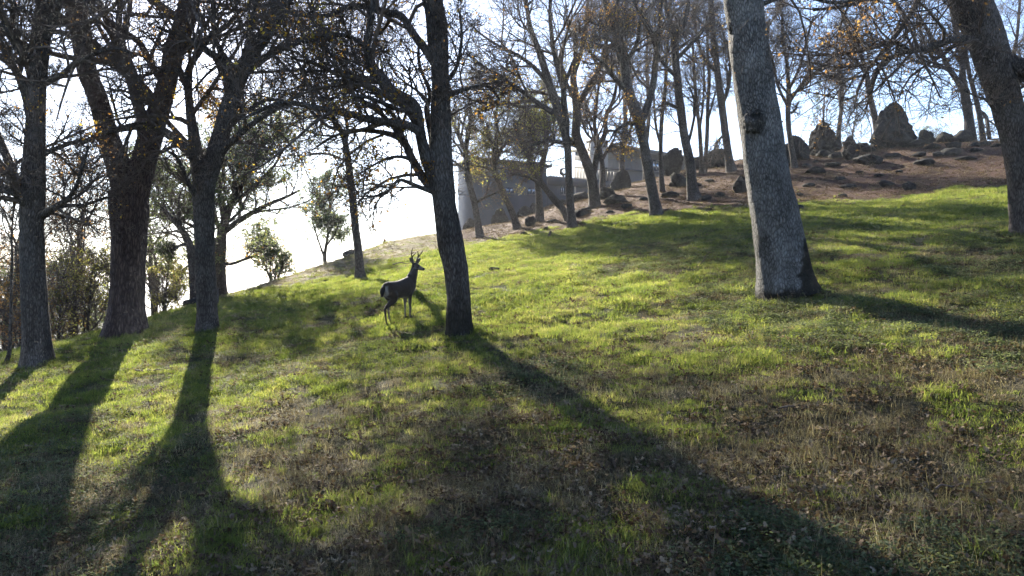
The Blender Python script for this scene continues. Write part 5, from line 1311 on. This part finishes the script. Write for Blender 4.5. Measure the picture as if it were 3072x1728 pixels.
def make_sources():
    rng = np.random.default_rng(3)
    ms = []
    for i in range(8):
        V, Q, T, r = blades(rng, 85, 0.17, (0.035, 0.10), 0.0060, (0.15, 0.9))
        ms.append(mesh_from('tuft', V, Q, T, {'rnd': r}, False))
    source('grass_tuft', ms, M_GRASS)
    ms = []
    for i in range(4):
        V, Q, T, r = blades(rng, 30, 0.05, (0.10, 0.24), 0.0065, (0.2, 0.9), 4)
        ms.append(mesh_from('tall_tuft', V, Q, T, {'rnd': r}, False))
    source('tall_tuft', ms, M_GRASS)
    ms = []
    for i in range(7):
        V, Q, T, r = blades(rng, 38, 0.17, (0.04, 0.13), 0.0038, (0.2, 1.1))
        V2, Q2, T2, r2 = blades(rng, 26, 0.17, (0.06, 0.13), 0.0040, (1.1, 1.5)); 
        V2[:, 2] = np.abs(V2[:, 2]) * 0.5 + 0.010
        V3, Q3, T3, r3 = blades(rng, 3, 0.16, (0.12, 0.27), 0.0032, (0.05, 0.5))
        mb = MB(); mb.add(V, Q, T); mb.add(V2, Q2, T2); mb.add(V3, Q3, T3)
        ms.append(mesh_from('straw', np.concatenate(mb.V), np.concatenate(mb.Q), np.concatenate(mb.T), {'rnd': np.concatenate([r, r2, r3])}, False))
    source('straw', ms, M_DRY)
    ms = []
    for i in range(5):
        n = 80; a = rng.random(n) * 6.283; r = 0.16 * np.sqrt(rng.random(n)); h = 0.02 + 0.05 * rng.random(n)
        c = np.stack([np.cos(a) * r, np.sin(a) * r, h], -1)
        V = []; nn = norm(rng.normal(size=(n, 3)) * 0.35 + np.array([0, 0, 1])); e1 = norm(np.cross(nn, rng.normal(size=(n, 3)))); e2 = np.cross(nn, e1)
        rad = (0.006 + 0.006 * rng.random(n))[:, None]
        for q in range(6):
            t = q / 6 * 6.283; V.append(c + (e1 * math.cos(t) + e2 * math.sin(t)) * rad * (1.15 if q % 2 else 0.85))
        V = np.stack(V, 1).reshape(-1, 3); b = np.arange(n) * 6
        Q = np.concatenate([np.stack([b, b + 1, b + 2, b + 3], -1), np.stack([b, b + 3, b + 4, b + 5], -1)])
        ms.append(mesh_from('clover', V, Q, None, {'rnd': np.repeat(rng.random(n), 6)}, False))
    source('clover', ms, M_CLOVER)
    ms = []
    for i in range(8):
        n = 18; V = []; Q = []; R_ = []
        for j in range(n):
            L = 0.035 + 0.04 * rng.random(); w = L * 0.5
            # a lobed, curled oak leaf
            xs = np.linspace(0, 1, 7); half = np.array([0.05, 0.55, 0.35, 0.85, 0.5, 0.7, 0.05]) * w * 0.6
            cur = rng.normal() * 0.5
            P = []
            for x_, h_ in zip(xs, half):
                zc = cur * L * (x_ - .5) ** 2 * 1.6
                P += [[x_ * L, -h_, zc + abs(h_) * rng.normal() * 0.5], [x_ * L, 0, zc], [x_ * L, h_, zc + abs(h_) * rng.normal() * 0.5]]
            P = np.array(P)
            R3 = Matrix.Rotation(rng.random() * 6.283, 3, 'Z') @ Matrix.Rotation(rng.normal() * 0.45, 3, 'X') @ Matrix.Rotation(rng.normal() * 0.4, 3, 'Y')
            a = rng.random() * 6.283; r = 0.2 * math.sqrt(rng.random())
            P = P @ np.array(R3).T + np.array([math.cos(a) * r, math.sin(a) * r, 0.012 + 0.025 * rng.random()])
            b = j * 21
            for q in range(6):
                Q += [[b + 3 * q, b + 3 * q + 1, b + 3 * q + 4, b + 3 * q + 3], [b + 3 * q + 1, b + 3 * q + 2, b + 3 * q + 5, b + 3 * q + 4]]
            V.append(P); R_ += [rng.random()] * 21
        ms.append(mesh_from('litter', np.concatenate(V), Q, None, {'rnd': np.array(R_)}, True))
    source('litter', ms, M_LITTER)
make_sources()

def scatter(name, label, cat, kind, x, y, scale, seed, sink=0.0):
    rng = np.random.default_rng(seed); n = len(x)
    z = H(x, y) - sink
    col, cnt = SRC[kind]
    rot = np.stack([rng.normal(size=n) * 0.13, rng.normal(size=n) * 0.13, rng.random(n) * 6.283], -1)
    o = points_obj(name, np.stack([x, y, z], -1), rng.integers(0, cnt, n), rot, scale, col)
    return tag(o, label, cat, None, 'stuff')

def sample(n, seed, rmax=52, rmin=3.0, p=1.15, half=47):
    """points whose density falls off as r**-p"""
    rng = np.random.default_rng(seed)
    e = 2 - p
    r = (rmin ** e + (rmax ** e - rmin ** e) * rng.random(n)) ** (1 / e)
    a = np.radians((rng.random(n) * 2 - 1) * half)
    return np.sin(a) * r, np.cos(a) * r, r, rng

def ground_cover():
    GC = 'ground cover'
    x, y, r, rng = sample(76000, 1, p=1.0)
    g = green_f(x, y)
    keep = rng.random(len(x)) < np.clip(0.03 + 1.0 * g, 0, 1) * (1 - 0.97 * mulch_f(x, y)) * (1 - 0.7 * straw_f(x, y))
    x, y, r = x[keep], y[keep], r[keep]
    scatter('green_grass', 'short bright green grass over the slope', 'grass', 'grass_tuft', x, y, (0.75 + 0.6 * rng.random(len(x))) * (1 + 0.25 * smooth(10, 30, r)) * (0.55 + 0.6 * g[keep]), 1)
    x, y, r, rng = sample(9000, 2, 40)
    keep = rng.random(len(x)) < green_f(x, y) * 0.9 * (n2(x, y, 0.8, 91, 2) > 0.5) + 0.03
    x, y, r = x[keep], y[keep], r[keep]
    bx, by = [], []
    for b, r0 in BASES:                      # grass grows taller round the feet of the trunks
        n = int(30 + 90 * r0); a = rng.random(n) * 6.283; rr = r0 * (0.95 + 0.55 * rng.random(n)) + 0.02
        bx.append(b[0] + np.cos(a) * rr); by.append(b[1] + np.sin(a) * rr)
    bx, by = np.concatenate(bx), np.concatenate(by); k = mulch_f(bx, by) < 0.5
    x, y = np.concatenate([x, bx[k]]), np.concatenate([y, by[k]])
    scatter('tall_grass', 'taller blades of green grass standing in tufts', 'grass', 'tall_tuft', x, y, 0.45 + 0.5 * rng.random(len(x)), 2)
    x, y, r, rng = sample(50000, 3, p=1.0)
    keep = rng.random(len(x)) < np.clip(0.9 - 0.42 * green_f(x, y) + 0.8 * straw_f(x, y), 0.08, 1) * (1 - 0.96 * mulch_f(x, y))
    x, y, r = x[keep], y[keep], r[keep]
    scatter('dry_grass', 'dry straw-coloured grass lying over the slope', 'grass', 'straw', x, y, (0.6 + 0.6 * rng.random(len(x))), 3)
    x, y, r, rng = sample(24000, 4, 30, p=1.0)
    m = smooth(0.50, 0.62, n2(x, y, 0.45, 95, 3)) * (0.35 + 0.65 * smooth(-3, 3, x)) * (1 - mulch_f(x, y))
    keep = rng.random(len(x)) < m
    x, y, r = x[keep], y[keep], r[keep]
    scatter('clover', 'low round-leaved clover in patches', 'clover', 'clover', x, y, 0.8 + 0.7 * rng.random(len(x)), 4)
    x, y, r, rng = sample(52000, 5, 58, p=1.0)
    m = np.clip(0.42 * smooth(14, 6, r) + 0.12 + 0.5 * smooth(0.5, 0.65, n2(x, y, 0.6, 97, 3)) * smooth(30, 8, r) + 0.9 * mulch_f(x, y), 0, 1)
    keep = rng.random(len(x)) < m
    x, y, r = x[keep], y[keep], r[keep]
    scatter('fallen_leaves', 'brown fallen oak leaves littering the ground', 'leaves', 'litter', x, y, 0.7 + 0.5 * rng.random(len(x)) + 0.12 * smooth(11, 5, r), 5)
ground_cover()

# ---------------------------------------------------------------- hazy air
def haze():
    m, nt, N, L, out = new_mat('hazy_air')
    v = N.new('ShaderNodeVolumePrincipled'); v.inputs['Color'].default_value = (0.93, 0.95, 1.0, 1); v.inputs['Density'].default_value = 0.0004; v.inputs['Anisotropy'].default_value = 0.45
    L.new(v.outputs[0], out.inputs['Volume'])
    mb = MB(); mb.box((-9500, -9500, -140), (9500, 9500, 60)); o = mb.build('haze', m, None, None, False)
    tag(o, 'pale haze in the backlit air', 'haze', None, 'stuff')
haze()
